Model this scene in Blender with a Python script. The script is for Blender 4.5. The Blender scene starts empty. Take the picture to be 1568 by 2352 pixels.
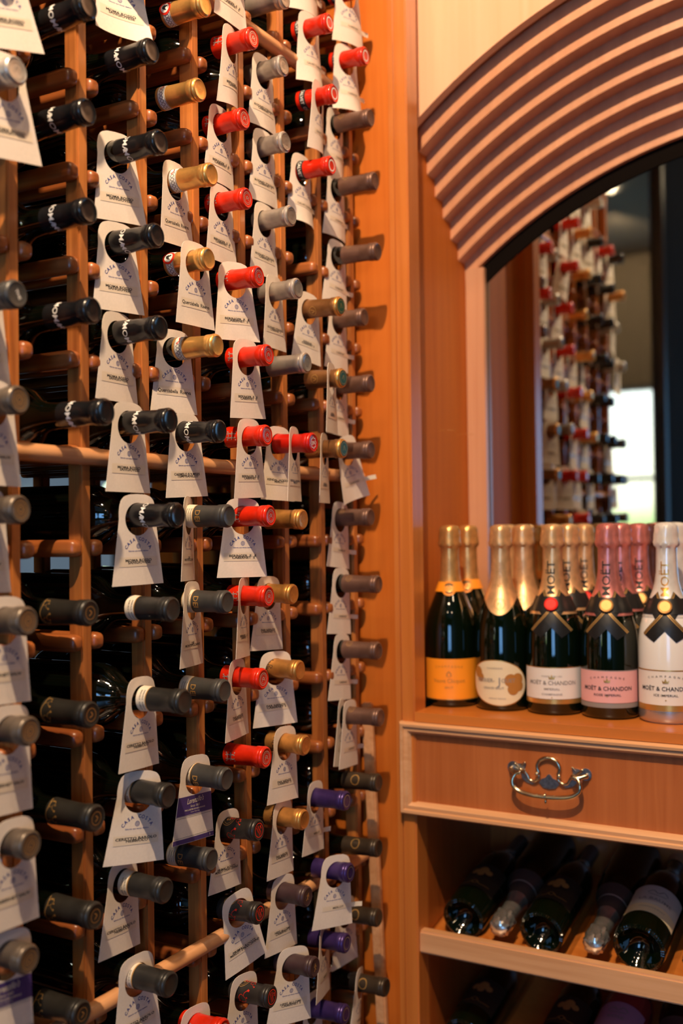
import bpy, bmesh, math, random
from mathutils import Vector, Matrix
random.seed(7)
PI = math.pi
SC = bpy.context.scene
COL = SC.collection

# ---------------------------------------------------------------- camera, light, exposure
cam_d = bpy.data.cameras.new('camera'); cam = bpy.data.objects.new('camera', cam_d); COL.objects.link(cam)
cam_d.sensor_fit = 'AUTO'; cam_d.sensor_width = 36; cam_d.lens = 37.357; cam_d.clip_start = .02
cam.matrix_world = Matrix(((.492194, -.007693, -.870452, 0), (-.870391, -.019064, -.491991, 0), (-.012809, .999789, -.016079, 0), (0, 0, 0, 1)))
cam_d.dof.use_dof = True; cam_d.dof.focus_distance = 1.36; cam_d.dof.aperture_fstop = 2.7
SC.camera = cam
SC.view_settings.view_transform = 'Standard'; SC.view_settings.look = 'None'
SC.view_settings.gamma = 1; SC.view_settings.use_curve_mapping = False
SC.view_settings.exposure = 0.1
w = bpy.data.worlds.new('world'); SC.world = w; w.use_nodes = True
w.node_tree.nodes['Background'].inputs[0].default_value = (.30, .45, .60, 1)
w.node_tree.nodes['Background'].inputs[1].default_value = .3

CEIL = 1.72; FLOOR = -1.25
WARM = (1.0, .72, .46)
# ceiling spotlights: position, aim, watts, disc radius, cone
SPOTS = [((.12, .22, CEIL-.03), (1.42, .62, .10), 205, .020, 100, WARM),
         ((-.60, .20, CEIL-.03), (.9, .84, -.1), 22, .020, 50, WARM),
         ((.38, .08, CEIL-.03), (1.2, .84, -.45), 24, .020, 60, WARM),
         ((1.0, .30, CEIL-.03), (1.60, .50, .75), 16, .022, 80, WARM),
         ((.75, -.75, CEIL-.03), (1.5, .5, -.2), 5, .026, 95, WARM),
         ((-1.5, .35, CEIL-.03), (.9, .84, 0), 6, .028, 110, WARM),
         ((-1.1, -.9, CEIL-.03), (.9, .84, 0), 6, .028, 110, WARM),
         ((.1, -.8, CEIL-.03), (1.2, .84, 0), 4, .028, 110, WARM),
         ((-2.0, 1.55, CEIL-.03), (-3.0, 1.6, .9), 95, .03, 110, WARM)]  # last lamp is added, unseen, to brighten the far wall in the mirror
def aim(o, p, t):
    o.location = p; o.rotation_euler = (Vector(t)-Vector(p)).to_track_quat('-Z', 'Y').to_euler()
LIGHTS = []
for i, (p, t, e, r, cone, c) in enumerate(SPOTS):
    l = bpy.data.lights.new('spot_lamp', 'SPOT'); l.energy = e; l.shadow_soft_size = r; l.color = c
    l.spot_size = math.radians(cone); l.spot_blend = .6
    o = bpy.data.objects.new('spot_lamp', l); COL.objects.link(o); aim(o, p, t); LIGHTS.append(o)
# daylight entering from the doorway behind the camera
dl = bpy.data.lights.new('daylight', 'AREA'); dl.shape = 'RECTANGLE'; dl.size = .9; dl.size_y = 1.3; dl.energy = 2; dl.color = (.35, .6, 1)
do = bpy.data.objects.new('daylight', dl); COL.objects.link(do); aim(do, (-2.95, -.7, .2), (1.5, .5, 0))

# ---------------------------------------------------------------- materials
def mat(name, col, rough=.5, metal=0, spec=.5, coat=0, emit=None, estr=0):
    m = bpy.data.materials.new(name); m.use_nodes = True
    b = m.node_tree.nodes['Principled BSDF']
    b.inputs['Base Color'].default_value = (*col, 1); b.inputs['Roughness'].default_value = rough
    b.inputs['Metallic'].default_value = metal; b.inputs['Specular IOR Level'].default_value = spec
    b.inputs['Coat Weight'].default_value = coat
    if emit: b.inputs['Emission Color'].default_value = (*emit, 1); b.inputs['Emission Strength'].default_value = estr
    return m
def noisy(m, scale=(40, 40, 40), amt=.15, detail=3, bump=0, coord='Object'):
    """multiply the base colour by a soft procedural noise"""
    nt = m.node_tree; b = nt.nodes['Principled BSDF']; col = tuple(b.inputs['Base Color'].default_value)
    tc = nt.nodes.new('ShaderNodeTexCoord'); mp = nt.nodes.new('ShaderNodeMapping'); mp.inputs['Scale'].default_value = scale
    n = nt.nodes.new('ShaderNodeTexNoise'); n.inputs['Scale'].default_value = 1; n.inputs['Detail'].default_value = detail
    r = nt.nodes.new('ShaderNodeValToRGB')
    r.color_ramp.elements[0].position = .3; r.color_ramp.elements[1].position = .7
    r.color_ramp.elements[0].color = tuple(c*(1-amt) for c in col[:3])+(1,); r.color_ramp.elements[1].color = tuple(min(1, c*(1+amt)) for c in col[:3])+(1,)
    nt.links.new(tc.outputs[coord], mp.inputs[0]); nt.links.new(mp.outputs[0], n.inputs['Vector']); nt.links.new(n.outputs['Fac'], r.inputs[0])
    nt.links.new(r.outputs[0], b.inputs['Base Color'])
    if bump:
        bp = nt.nodes.new('ShaderNodeBump'); bp.inputs['Strength'].default_value = bump; bp.inputs['Distance'].default_value = .0006
        nt.links.new(n.outputs['Fac'], bp.inputs['Height']); nt.links.new(bp.outputs[0], b.inputs['Normal'])
    return m
def wood(name, light, dark, axis='Z', rough=.35, k=1.0, vary=.12, coat=.25):
    """grain streaks run along the given axis; each board differs a little"""
    m = bpy.data.materials.new(name); m.use_nodes = True; nt = m.node_tree; b = nt.nodes['Principled BSDF']
    b.inputs['Roughness'].default_value = rough; b.inputs['Coat Weight'].default_value = coat; b.inputs['Coat Roughness'].default_value = .25
    tc = nt.nodes.new('ShaderNodeTexCoord'); oi = nt.nodes.new('ShaderNodeObjectInfo')
    add = nt.nodes.new('ShaderNodeVectorMath'); add.operation = 'ADD'
    sc = nt.nodes.new('ShaderNodeVectorMath'); sc.operation = 'SCALE'; sc.inputs['Scale'].default_value = 3.7
    cmb = nt.nodes.new('ShaderNodeCombineXYZ')
    for i in range(3): nt.links.new(oi.outputs['Random'], cmb.inputs[i])
    nt.links.new(cmb.outputs[0], sc.inputs[0]); nt.links.new(tc.outputs['Object'], add.inputs[0]); nt.links.new(sc.outputs[0], add.inputs[1])
    mp = nt.nodes.new('ShaderNodeMapping')
    s = [110*k, 110*k, 110*k]; s['XYZ'.index(axis)] = 3.5*k; mp.inputs['Scale'].default_value = s
    nt.links.new(add.outputs[0], mp.inputs[0])
    n = nt.nodes.new('ShaderNodeTexNoise'); n.inputs['Scale'].default_value = 1; n.inputs['Detail'].default_value = 5; n.inputs['Distortion'].default_value = .6
    nt.links.new(mp.outputs[0], n.inputs['Vector'])
    mp2 = nt.nodes.new('ShaderNodeMapping'); s2 = [16*k, 16*k, 16*k]; s2['XYZ'.index(axis)] = 2.0*k; mp2.inputs['Scale'].default_value = s2
    nt.links.new(add.outputs[0], mp2.inputs[0])
    n2 = nt.nodes.new('ShaderNodeTexNoise'); n2.inputs['Scale'].default_value = 1; n2.inputs['Detail'].default_value = 2
    nt.links.new(mp2.outputs[0], n2.inputs['Vector'])
    ad = nt.nodes.new('ShaderNodeMath'); ad.operation = 'MULTIPLY_ADD'; ad.inputs[1].default_value = .55
    nt.links.new(n.outputs['Fac'], ad.inputs[0])
    m2 = nt.nodes.new('ShaderNodeMath'); m2.operation = 'MULTIPLY'; m2.inputs[1].default_value = .45
    nt.links.new(n2.outputs['Fac'], m2.inputs[0]); nt.links.new(m2.outputs[0], ad.inputs[2])
    r = nt.nodes.new('ShaderNodeValToRGB'); r.color_ramp.elements[0].position = .36; r.color_ramp.elements[1].position = .64
    r.color_ramp.elements[0].color = (*dark, 1); r.color_ramp.elements[1].color = (*light, 1)
    nt.links.new(ad.outputs[0], r.inputs[0])
    hs = nt.nodes.new('ShaderNodeHueSaturation')
    mr = nt.nodes.new('ShaderNodeMapRange'); mr.inputs['To Min'].default_value = 1-vary; mr.inputs['To Max'].default_value = 1+vary
    nt.links.new(oi.outputs['Random'], mr.inputs[0]); nt.links.new(mr.outputs[0], hs.inputs['Value']); nt.links.new(r.outputs[0], hs.inputs['Color'])
    nt.links.new(hs.outputs[0], b.inputs['Base Color'])
    bp = nt.nodes.new('ShaderNodeBump'); bp.inputs['Strength'].default_value = .12; bp.inputs['Distance'].default_value = .0005
    nt.links.new(n.outputs['Fac'], bp.inputs['Height']); nt.links.new(bp.outputs[0], b.inputs['Normal'])
    if coat == 0: b.inputs['Specular IOR Level'].default_value = .25
    return m
RL, RD = (.62, .225, .055), (.30, .085, .020)
M = {}
M['post'] = wood('redwood_post', RL, RD, 'Z'); M['rail'] = wood('redwood_rail', (.46, .140, .034), (.22, .055, .014), 'Y')
M['rod'] = wood('redwood_rod', (.80, .42, .20), (.62, .28, .11), 'X')
M['panel'] = wood('cherry_panel', (.60, .160, .018), (.48, .112, .010), 'Z', k=.6, vary=.03, coat=.0, rough=.55)
M['header'] = wood('maple_header', (.82, .49, .30), (.76, .42, .235), 'Z', k=.4, vary=.02)
M['step'] = wood('curved_cherry', (.70, .34, .18), (.58, .26, .13), 'Z', k=.5, vary=.04)
M['trim'] = wood('trim_wood', (.78, .44, .23), (.62, .31, .14), 'Y', k=.8, vary=.04)
M['trimp'] = wood('pink_trim_wood', (.64, .33, .18), (.54, .24, .12), 'Z', k=.8)
M['trimz'] = wood('trim_wood_upright', (.62, .20, .038), (.50, .14, .022), 'Z', k=.8, vary=.04)
M['drawer'] = wood('drawer_veneer', (.50, .150, .040), (.40, .105, .022), 'Z', k=.9, vary=.03)
M['counter'] = wood('counter_wood', (.62, .20, .035), (.50, .14, .02), 'Y', k=.6, vary=.03)
M['inside'] = wood('cabinet_inside', (.46, .12, .020), (.34, .075, .011), 'Z', k=.6, vary=.03)
M['glass'] = mat('dark_green_glass', (.002, .003, .0015), .045, 0, .8, .6)
M['deadglass'] = mat('green_glass', (.0015, .0045, .0015), .05, 0, .6, .4)
M['paper'] = noisy(mat('tag_card', (.82, .715, .61), .75), (300, 300, 300), .03)
M['strip'] = mat('clear_label_strip', (.78, .66, .51), .35)
M['ink'] = mat('black_ink', (.015, .014, .013), .6)
M['blue'] = mat('blue_ink', (.02, .045, .27), .6)
M['navy'] = mat('purple_print', (.06, .035, .16), .5)
M['cream'] = mat('cream_print', (.78, .68, .52), .6)
M['white'] = mat('white_print', (.82, .8, .76), .45)
M['gold'] = mat('gold_foil', (.80, .42, .11), .30, .75)
M['goldink'] = mat('gold_ink', (.72, .42, .13), .35, .6)
M['silver'] = mat('silver_ink', (.75, .72, .68), .3, .7)
M['redink'] = mat('red_ink', (.75, .03, .012), .45)
CAPS = {  # capsule colour, roughness, metallic, words
 'moma': ((.010, .010, .011), .22, 0, 'glossy black'), 'scroll': ((.020, .018, .015), .38, 0, 'black gold-flecked'),
 'banded': ((.022, .021, .019), .34, 0, 'white-banded black'), 'dei': ((.045, .043, .040), .42, 0, 'cream-banded charcoal'),
 'rooster': ((.83, .45, .13), .28, .7, 'rooster-sealed gold'), 'chianti': ((.83, .45, .13), .28, .7, 'white-banded gold'),
 'red': ((.68, .022, .005), .25, .1, 'red'), 'redcrest': ((.52, .012, .005), .27, .1, 'crested deep red'),
 'grey': ((.36, .31, .265), .30, .55, 'taupe grey'), 'gold': ((.70, .33, .085), .34, .7, 'matte gold'),
 'plum': ((.055, .028, .030), .40, .1, 'dark plum'), 'primal': ((.022, .019, .017), .36, 0, 'red-flowered black'),
 'calvet': ((.66, .022, .006), .22, .1, 'black-banded red'), 'green': ((.26, .115, .04), .30, .5, 'green-topped bronze'),
 'brown': ((.17, .088, .062), .36, .4, 'dull brown'), 'purple': ((.060, .032, .150), .30, .5, 'purple'),
 'ring': ((.055, .038, .024), .36, .35, 'gold-ringed dark brown'), 'bronze': ((.13, .10, .075), .34, .35, 'bronze-ended grey'),
 'charcoal': ((.05, .048, .045), .40, 0, 'dark charcoal'), 'silver': ((.50, .47, .43), .32, .55, 'silver')}
for k, v in CAPS.items(): M['cap_'+k] = noisy(mat('capsule_'+k, v[0], v[1], v[2]), (90, 90, 90), .12)

# ---------------------------------------------------------------- helpers
def link(name, me, m=None, parent=None):
    o = bpy.data.objects.new(name, me); COL.objects.link(o)
    if m and me and not me.materials: me.materials.append(m)
    if parent: o.parent = parent
    return o
def obj(name, bm, m, parent=None, smooth=True):
    me = bpy.data.meshes.new(name); bmesh.ops.recalc_face_normals(bm, faces=bm.faces); bm.to_mesh(me); bm.free()
    if smooth:
        for p in me.polygons: p.use_smooth = True
        me.set_sharp_from_angle(angle=math.radians(38))
    return link(name, me, m, parent)
def flat(name, bm, m, parent=None):
    me = bpy.data.meshes.new(name); bm.to_mesh(me); bm.free(); return link(name, me, m, parent)
def empty(name, loc=(0, 0, 0), parent=None):
    o = bpy.data.objects.new(name, None); COL.objects.link(o); o.location = loc; o.empty_display_size = .02
    if parent: o.parent = parent
    return o
def tag(o, label=None, cat=None, group=None, kind=None):
    for k, v in (('label', label), ('category', cat), ('group', group), ('kind', kind)):
        if v: o[k] = v
    return o
def copy_tree(o, parent=None):
    c = o.copy(); COL.objects.link(c)
    c.parent = parent
    for ch in list(o.children): copy_tree(ch, c)
    return c
def box(bm, a, b, bev=0):
    x0, y0, z0 = (min(a[i], b[i]) for i in range(3)); x1, y1, z1 = (max(a[i], b[i]) for i in range(3))
    t = bmesh.new(); vs = [t.verts.new((x, y, z)) for x in (x0, x1) for y in (y0, y1) for z in (z0, z1)]
    for f in ((0, 1, 3, 2), (4, 6, 7, 5), (0, 4, 5, 1), (2, 3, 7, 6), (0, 2, 6, 4), (1, 5, 7, 3)): t.faces.new([vs[i] for i in f])
    if bev: bmesh.ops.bevel(t, geom=list(t.edges), offset=bev, segments=2, affect='EDGES')
    me = bpy.data.meshes.new('t'); t.to_mesh(me); t.free(); bm.from_mesh(me); bpy.data.meshes.remove(me)
def bx(a, b, bev=0):
    bm = bmesh.new(); box(bm, a, b, bev); return bm
def lathe(bm, prof, n=40, th0=0, th1=2*PI):
    full = abs(th1-th0-2*PI) < 1e-6; cnt = n if full else n+1; rings = []
    for (z, r) in prof:
        rings.append([bm.verts.new((r*math.cos(th0+(th1-th0)*i/n), r*math.sin(th0+(th1-th0)*i/n), z)) for i in range(cnt)])
    for a, b in zip(rings, rings[1:]):
        for i in range(n):
            j = (i+1) % cnt
            bm.faces.new((a[i], a[j], b[j], b[i]))
    return rings
def caps(bm, ring): bm.faces.new(ring)
def interp(prof, z):
    p = sorted(prof)
    if z <= p[0][0]: return p[0][1]
    for (z0, r0), (z1, r1) in zip(p, p[1:]):
        if z <= z1: return r0 if z1 == z0 else r0+(r1-r0)*(z-z0)/(z1-z0)
    return p[-1][1]
def tube(bm, pts, r, n=10, closed=False):
    pts = [Vector(p) for p in pts]; rings = []
    for i, p in enumerate(pts):
        a = pts[max(i-1, 0)]; b = pts[min(i+1, len(pts)-1)]; d = (b-a).normalized()
        u = d.orthogonal().normalized() if i == 0 else (u-d*u.dot(d)).normalized()
        v = d.cross(u); rr = r[i] if isinstance(r, (list, tuple)) else r
        rings.append([bm.verts.new(p+(u*math.cos(2*PI*k/n)+v*math.sin(2*PI*k/n))*rr) for k in range(n)])
    for a, b in zip(rings, rings[1:]):
        for k in range(n): bm.faces.new((a[k], a[(k+1) % n], b[(k+1) % n], b[k]))
    bm.faces.new(rings[0][::-1]); bm.faces.new(rings[-1])
def smoothpts(pts, n=6):
    P = [Vector(p) for p in pts]; P = [P[0]]+P+[P[-1]]; out = []
    for i in range(1, len(P)-2):
        for k in range(n):
            t = k/n; a, b, c, d = P[i-1:i+3]
            out.append(.5*((2*b)+(c-a)*t+(2*a-5*b+4*c-d)*t*t+(3*b-a-3*c+d)*t**3))
    out.append(P[-2]); return out
def blob(bm, c, s, n=12):
    r = bmesh.ops.create_uvsphere(bm, u_segments=n, v_segments=n//2+2, radius=1)
    bmesh.ops.scale(bm, vec=s, verts=r['verts']); bmesh.ops.translate(bm, vec=c, verts=r['verts'])
# writing: text becomes a flat mesh in (u, v)
_tc = {}
def text_uv(body, height, wx=1.0, bold=0.0, align='CENTER', shear=0):
    key = (body, height, wx, bold, align, shear)
    if key not in _tc:
        c = bpy.data.curves.new('t', 'FONT'); c.body = body; c.size = height*1.38; c.align_x = align; c.offset = bold*height; c.resolution_u = 2; c.shear = shear
        o = bpy.data.objects.new('t', c); COL.objects.link(o); dg = bpy.context.evaluated_depsgraph_get(); dg.update()
        me = bpy.data.meshes.new_from_object(o.evaluated_get(dg))
        _tc[key] = ([(v.co.x*wx, v.co.y) for v in me.vertices], [tuple(p.vertices) for p in me.polygons])
        bpy.data.objects.remove(o); bpy.data.curves.remove(c); bpy.data.meshes.remove(me)
    return _tc[key]
def put_uv(bm, tv, du=0, dv=0, rot=0):
    vs, fs = tv; c, s = math.cos(rot), math.sin(rot)
    V = [bm.verts.new((x*c-y*s+du, x*s+y*c+dv, 0)) for x, y in vs]
    for f in fs:
        try: bm.faces.new([V[i] for i in f])
        except ValueError: pass
def arc_text(bm, body, height, cu, cv, rad, span, wx=1.0, bold=0.0):
    n = len(body)
    for i, ch in enumerate(body):
        if ch == ' ': continue
        a = PI/2+span/2-span*i/(n-1)
        put_uv(bm, text_uv(ch, height, wx, bold), cu+rad*math.cos(a), cv+rad*math.sin(a), a-PI/2)
def poly_uv(bm, pts): bm.faces.new([bm.verts.new((x, y, 0)) for x, y in pts])
def ring_uv(bm, cu, cv, r0, r1, n=28, sx=1):
    a = [bm.verts.new((cu+sx*r0*math.cos(2*PI*i/n), cv+r0*math.sin(2*PI*i/n), 0)) for i in range(n)]
    b = [bm.verts.new((cu+sx*r1*math.cos(2*PI*i/n), cv+r1*math.sin(2*PI*i/n), 0)) for i in range(n)]
    for i in range(n): bm.faces.new((a[i], b[i], b[(i+1) % n], a[(i+1) % n]))
def disc_uv(bm, cu, cv, r, n=28, sx=1):
    rr = [0.34*r, .67*r, r]; ctr = bm.verts.new((cu, cv, 0)); prev = None
    for q in rr:
        cur = [bm.verts.new((cu+sx*q*math.cos(2*PI*i/n), cv+q*math.sin(2*PI*i/n), 0)) for i in range(n)]
        for i in range(n):
            j = (i+1) % n
            bm.faces.new((ctr, cur[i], cur[j]) if prev is None else (prev[i], cur[i], cur[j], prev[j]))
        prev = cur
def stroke_uv(bm, pts, wd, sub=5):
    P = [Vector((a, b, 0)) for a, b in pts]
    if len(P) > 2 and sub: P = smoothpts(P, sub)
    elif sub: P = [P[0].lerp(P[1], i/12) for i in range(13)]
    L = []; R = []
    for i, p in enumerate(P):
        d = (P[min(i+1, len(P)-1)]-P[max(i-1, 0)]).normalized(); nrm = Vector((-d.y, d.x, 0))
        ww = wd[0]+(wd[1]-wd[0])*i/(len(P)-1) if isinstance(wd, tuple) else wd
        L.append(bm.verts.new(p+nrm*ww/2)); R.append(bm.verts.new(p-nrm*ww/2))
    for i in range(len(P)-1): bm.faces.new((L[i], R[i], R[i+1], L[i+1]))
def rect_uv(bm, u0, v0, u1, v1, nu=12, nv=2):
    g = [[bm.verts.new((u0+(u1-u0)*i/nu, v0+(v1-v0)*j/nv, 0)) for i in range(nu+1)] for j in range(nv+1)]
    for j in range(nv):
        for i in range(nu): bm.faces.new((g[j][i], g[j][i+1], g[j+1][i+1], g[j+1][i]))
def wrap(bm, prof, th0, off=.0003, step=.0022, r_ref=None):
    """wrap the flat (u, v) mesh round a surface of revolution: u runs round it, v along its axis"""
    us = [v.co.x for v in bm.verts]; vs_ = [v.co.y for v in bm.verts]
    def cut(lo, hi, ax, st):
        x = lo+st
        while x < hi:
            no = (1, 0, 0) if ax == 0 else (0, 1, 0); co = (x, 0, 0) if ax == 0 else (0, x, 0)
            bmesh.ops.bisect_plane(bm, geom=list(bm.verts)+list(bm.edges)+list(bm.faces), plane_co=co, plane_no=no, dist=1e-7)
            x += st
    if us:
        cut(min(us), max(us), 0, step)
        if r_ref is None: cut(min(vs_), max(vs_), 1, step*3)
    for v in bm.verts:
        R = interp(prof, v.co.y); th = th0+v.co.x/(r_ref or R); R += off
        v.co = Vector((R*math.cos(th), R*math.sin(th), v.co.y))
    return bm
ORD = ['first', 'second', 'third', 'fourth', 'fifth', 'sixth', 'seventh', 'eighth', 'ninth', 'tenth', 'eleventh', 'twelfth', 'thirteenth', 'fourteenth', 'fifteenth', 'sixteenth', 'seventeenth']

# ---------------------------------------------------------------- the room
D, X0, P, Z0 = .8394, .8041, .105, .0198     # rack front plane, first post, column pitch, row zero
XM, XH, XF = 1.885, 1.635, 1.57              # mirror, arched front, cabinet front
JY = .780                                    # left cheek of the arched recess
def struct(name, bm, m): return tag(obj(name, bm, m, smooth=False), kind='structure')
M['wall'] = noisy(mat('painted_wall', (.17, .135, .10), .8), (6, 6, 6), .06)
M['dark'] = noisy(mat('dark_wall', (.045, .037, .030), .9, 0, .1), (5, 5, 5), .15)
M['floor'] = wood('floor_boards', (.16, .075, .03), (.10, .045, .018), 'X', k=.3)
M['ceil'] = mat('white_ceiling', (.30, .26, .21), .9)
struct('floor', bx((-3.3, -1.7, FLOOR-.05), (4.3, 2.5, FLOOR)), M['floor'])
struct('ceiling', bx((-3.3, -1.7, CEIL), (4.3, 2.5, CEIL+.05)), M['ceil'])
struct('wall_right', bx((XF, JY-.008, FLOOR), (1.60, 1.30, CEIL)), M['panel'])
struct('wall_back', bx((-3.3, -1.75, FLOOR), (4.3, -1.7, CEIL)), M['wall'])
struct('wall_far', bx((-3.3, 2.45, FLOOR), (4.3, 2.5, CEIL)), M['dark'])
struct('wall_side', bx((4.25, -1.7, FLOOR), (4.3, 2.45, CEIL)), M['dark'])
# wall behind the camera with a bright window that the mirror shows
wx = -3.02; zy = (1.22, 1.92); zz = (-.32, .86)
bm = bmesh.new()
box(bm, (wx-.12, -1.7, FLOOR), (wx, -1.35, CEIL)); box(bm, (wx-.12, -.25, FLOOR), (wx, zy[0], CEIL)); box(bm, (wx-.12, zy[1], FLOOR), (wx, 2.45, CEIL))
box(bm, (wx-.12, zy[0], FLOOR), (wx, zy[1], zz[0])); box(bm, (wx-.12, zy[0], zz[1]), (wx, zy[1], CEIL))
box(bm, (wx-.12, -1.35, .95), (wx, -.25, CEIL)); box(bm, (wx-.12, -1.35, FLOOR), (wx, -.25, -.75))
struct('wall_front', bm, M['wall'])
M['frame'] = mat('dark_frame', (.05, .04, .035), .4)
M['daypane'] = mat('sunlit_glass', (.2, .2, .2), .3, emit=(.95, 1, .86), estr=6.5)
M['daypane2'] = mat('overcast_glass', (.2, .2, .2), .3, emit=(.22, .52, 1), estr=6.0)
nt = M['daypane'].node_tree; tc = nt.nodes.new('ShaderNodeTexCoord'); sp = nt.nodes.new('ShaderNodeSeparateXYZ'); rp = nt.nodes.new('ShaderNodeValToRGB'); mr = nt.nodes.new('ShaderNodeMapRange')
mr.inputs[1].default_value = zz[0]; mr.inputs[2].default_value = zz[1]
rp.color_ramp.elements[0].position = 0; rp.color_ramp.elements[0].color = (.30, .45, .18, 1)
rp.color_ramp.elements[1].position = .42; rp.color_ramp.elements[1].color = (.95, .97, .80, 1)
e = rp.color_ramp.elements.new(.30); e.color = (.42, .62, .30, 1)
e = rp.color_ramp.elements.new(.92); e.color = (.85, .95, 1, 1)
nt.links.new(tc.outputs['Object'], sp.inputs[0]); nt.links.new(sp.outputs[2], mr.inputs[0]); nt.links.new(mr.outputs[0], rp.inputs[0])
nt.links.new(rp.outputs[0], nt.nodes['Principled BSDF'].inputs['Emission Color'])
wn = struct('window_1', bx((wx-.08, zy[0], zz[0]), (wx-.07, zy[1], zz[1])), M['daypane'])
bm = bmesh.new()
for a, b in (((zy[0]-.03, zz[0]-.03), (zy[0], zz[1]+.03)), ((zy[1], zz[0]-.03), (zy[1]+.03, zz[1]+.03)), ((zy[0], zz[1]), (zy[1], zz[1]+.03)), ((zy[0], zz[0]-.03), (zy[1], zz[0])), ((zy[0], .285), (zy[1], .31))):
    box(bm, (wx-.06, a[0], a[1]), (wx+.01, b[0], b[1]))
obj('window_frame', bm, M['frame'], wn, False)
struct('window_2', bx((wx-.08, -1.35, -.75), (wx-.07, -.25, .95)), M['daypane2'])
# glazed partition beyond the rack's end, seen only in the mirror
M['pane'] = mat('clear_partition_glass', (1, .98, .93), .02, spec=.5); M['pane'].node_tree.nodes['Principled BSDF'].inputs['Transmission Weight'].default_value = 1
M['pane'].node_tree.nodes['Principled BSDF'].inputs['IOR'].default_value = 1.45
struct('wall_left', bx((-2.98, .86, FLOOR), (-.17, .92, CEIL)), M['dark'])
w3 = struct('window_3', bx((-.13, .880, FLOOR), (.675, .886, CEIL)), M['pane'])
bm = bmesh.new(); box(bm, (-.17, .86, FLOOR), (-.13, .91, CEIL)); box(bm, (.660, .865, FLOOR), (.680, .90, CEIL))
obj('window_frame', bm, M['frame'], w3, False)
# bluish window in the room behind the rack
M['dusk'] = mat('evening_glass', (.05, .07, .09), .2, emit=(.30, .42, .55), estr=.30)
w4 = struct('window_4', bx((1.2, 2.43, -.20), (4.2, 2.44, .24)), M['dusk'])
bm = bmesh.new()
for x in (1.9, 2.75, 3.5): box(bm, (x-.025, 2.41, -.20), (x+.025, 2.428, .24))
box(bm, (1.2, 2.41, .02), (4.2, 2.428, .07)); box(bm, (1.2, 2.41, -.22), (4.2, 2.428, -.19)); box(bm, (1.2, 2.41, .23), (4.2, 2.428, .26))
obj('window_frame', bm, M['frame'], w4, False)
M['globe'] = mat('lit_globe', (.8, .9, .8), .4, emit=(.75, 1, .7), estr=1.6)
for i, (x, z) in enumerate(((2.42, .155), (2.53, .13))):
    b_ = bmesh.new(); blob(b_, (0, 0, 0), (.028, .028, .028), 16); r = empty('globe_lamp', (x, 2.25, z))
    obj('globe', b_, M['globe'], r); b_ = bmesh.new(); tube(b_, [(0, 0, .027), (0, 0, CEIL-z)], .003, 8); tube(b_, [(0, 0, .024), (0, 0, .045)], .012, 12); obj('cord', b_, M['frame'], r)
    tag(r, ['pale green glowing globe seen through the rack gap, left one of two', 'pale green glowing globe seen through the rack gap, right one of two'][i], 'lamp', 'glowing globes beyond the rack')
# ceiling spotlights
SPOTW = ['behind the camera, key lamp of the room', 'above and left of the camera', 'ahead of the camera facing the rack', 'nearest the arched cabinet', 'on the right side of the room', 'behind the camera beside the rack wall', 'in the rear corner of the wine room', 'above the right of the camera', 'added to light the wall beyond the glass partition']
for i, (p, t, e_, r_, c_, cc) in enumerate(SPOTS):
    r = empty('ceiling_spotlight', (p[0], p[1], CEIL)); bm = bmesh.new(); lathe(bm, [(0, .055), (-.006, .055), (-.008, .045), (-.004, .038), (0, .036)], 28); obj('trim_ring', bm, M['ceil'], r)
    tag(r, f'recessed ceiling spotlight {SPOTW[i]}', 'lamp', 'recessed ceiling spotlights')

# ---------------------------------------------------------------- the wine rack
rack = empty('wine_rack', (.69, D, FLOOR)); tag(rack, 'redwood wine rack of upright posts and peg rails filling the left wall', 'rack')
def rk(name, bm, m, **k):
    o = obj(name, bm, m, None, True); o.parent = rack; o.matrix_parent_inverse = Matrix.Translation(-rack.location); 
    return tag(o, **k)
for i in range(-1, 8):
    xr = X0+P*i
    bm = bmesh.new(); box(bm, (-.008, 0, FLOOR+.01), (.008, .021, CEIL-.02), .0022); o = rk('post', bm, M['post']); o.location = (xr-.008, D, 0)
    bm = bmesh.new(); box(bm, (-.008, 0, FLOOR+.01), (.008, .021, CEIL-.02), .0022); o = rk('post', bm, M['post']); o.location = (xr-.008, D+.27, 0)
RZ = lambda k: Z0+.1058*k-.0375
def rail_bm(bm, x, z):
    w, h, n = .0092, .0098, 16; rings = []
    for y, s in ((D-.004, .30), (D-.0035, .55), (D-.0015, .80), (D+.0015, .94), (D+.006, 1), (D+.295, 1)):
        R = []
        for j in range(n):
            a = 2*PI*(j+.5)/n; c, q = math.cos(a), math.sin(a)
            R.append(bm.verts.new((x+w*s*math.copysign(abs(c)**.62, c), y, z+h*s*math.copysign(abs(q)**.62, q))))
        rings.append(R)
    for a, b in zip(rings, rings[1:]):
        for j in range(n): bm.faces.new((a[j], b[j], b[(j+1) % n], a[(j+1) % n]))
    bm.faces.new(rings[0]); bm.faces.new(rings[-1][::-1])
near = []; rest = []
for i in range(-1, 8):
    for k in range(-9, 11):
        for s in (-1, 1):
            if i == -1 and s < 0: continue
            x = X0+P*i-.008+s*.0170; z = RZ(k)
            vis = i >= 0 and abs(z)/(x*1.05) < .50
            (near if vis else rest).append((x, z))
near.sort(key=lambda q: q[0]+abs(q[1])*.3)
rest += near[100:]; near = near[:100]
bm0 = bmesh.new(); rail_bm(bm0, 0, 0); r0 = rk('rail', bm0, M['rail']); r0.location = (near[0][0], 0, near[0][1])
for x, z in near[1:]:
    o = r0.copy(); COL.objects.link(o); o.location = (x, 0, z)
bm = bmesh.new()
for x, z in rest: rail_bm(bm, x, z)
rk('rail', bm, M['rail'], kind='stuff')
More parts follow.
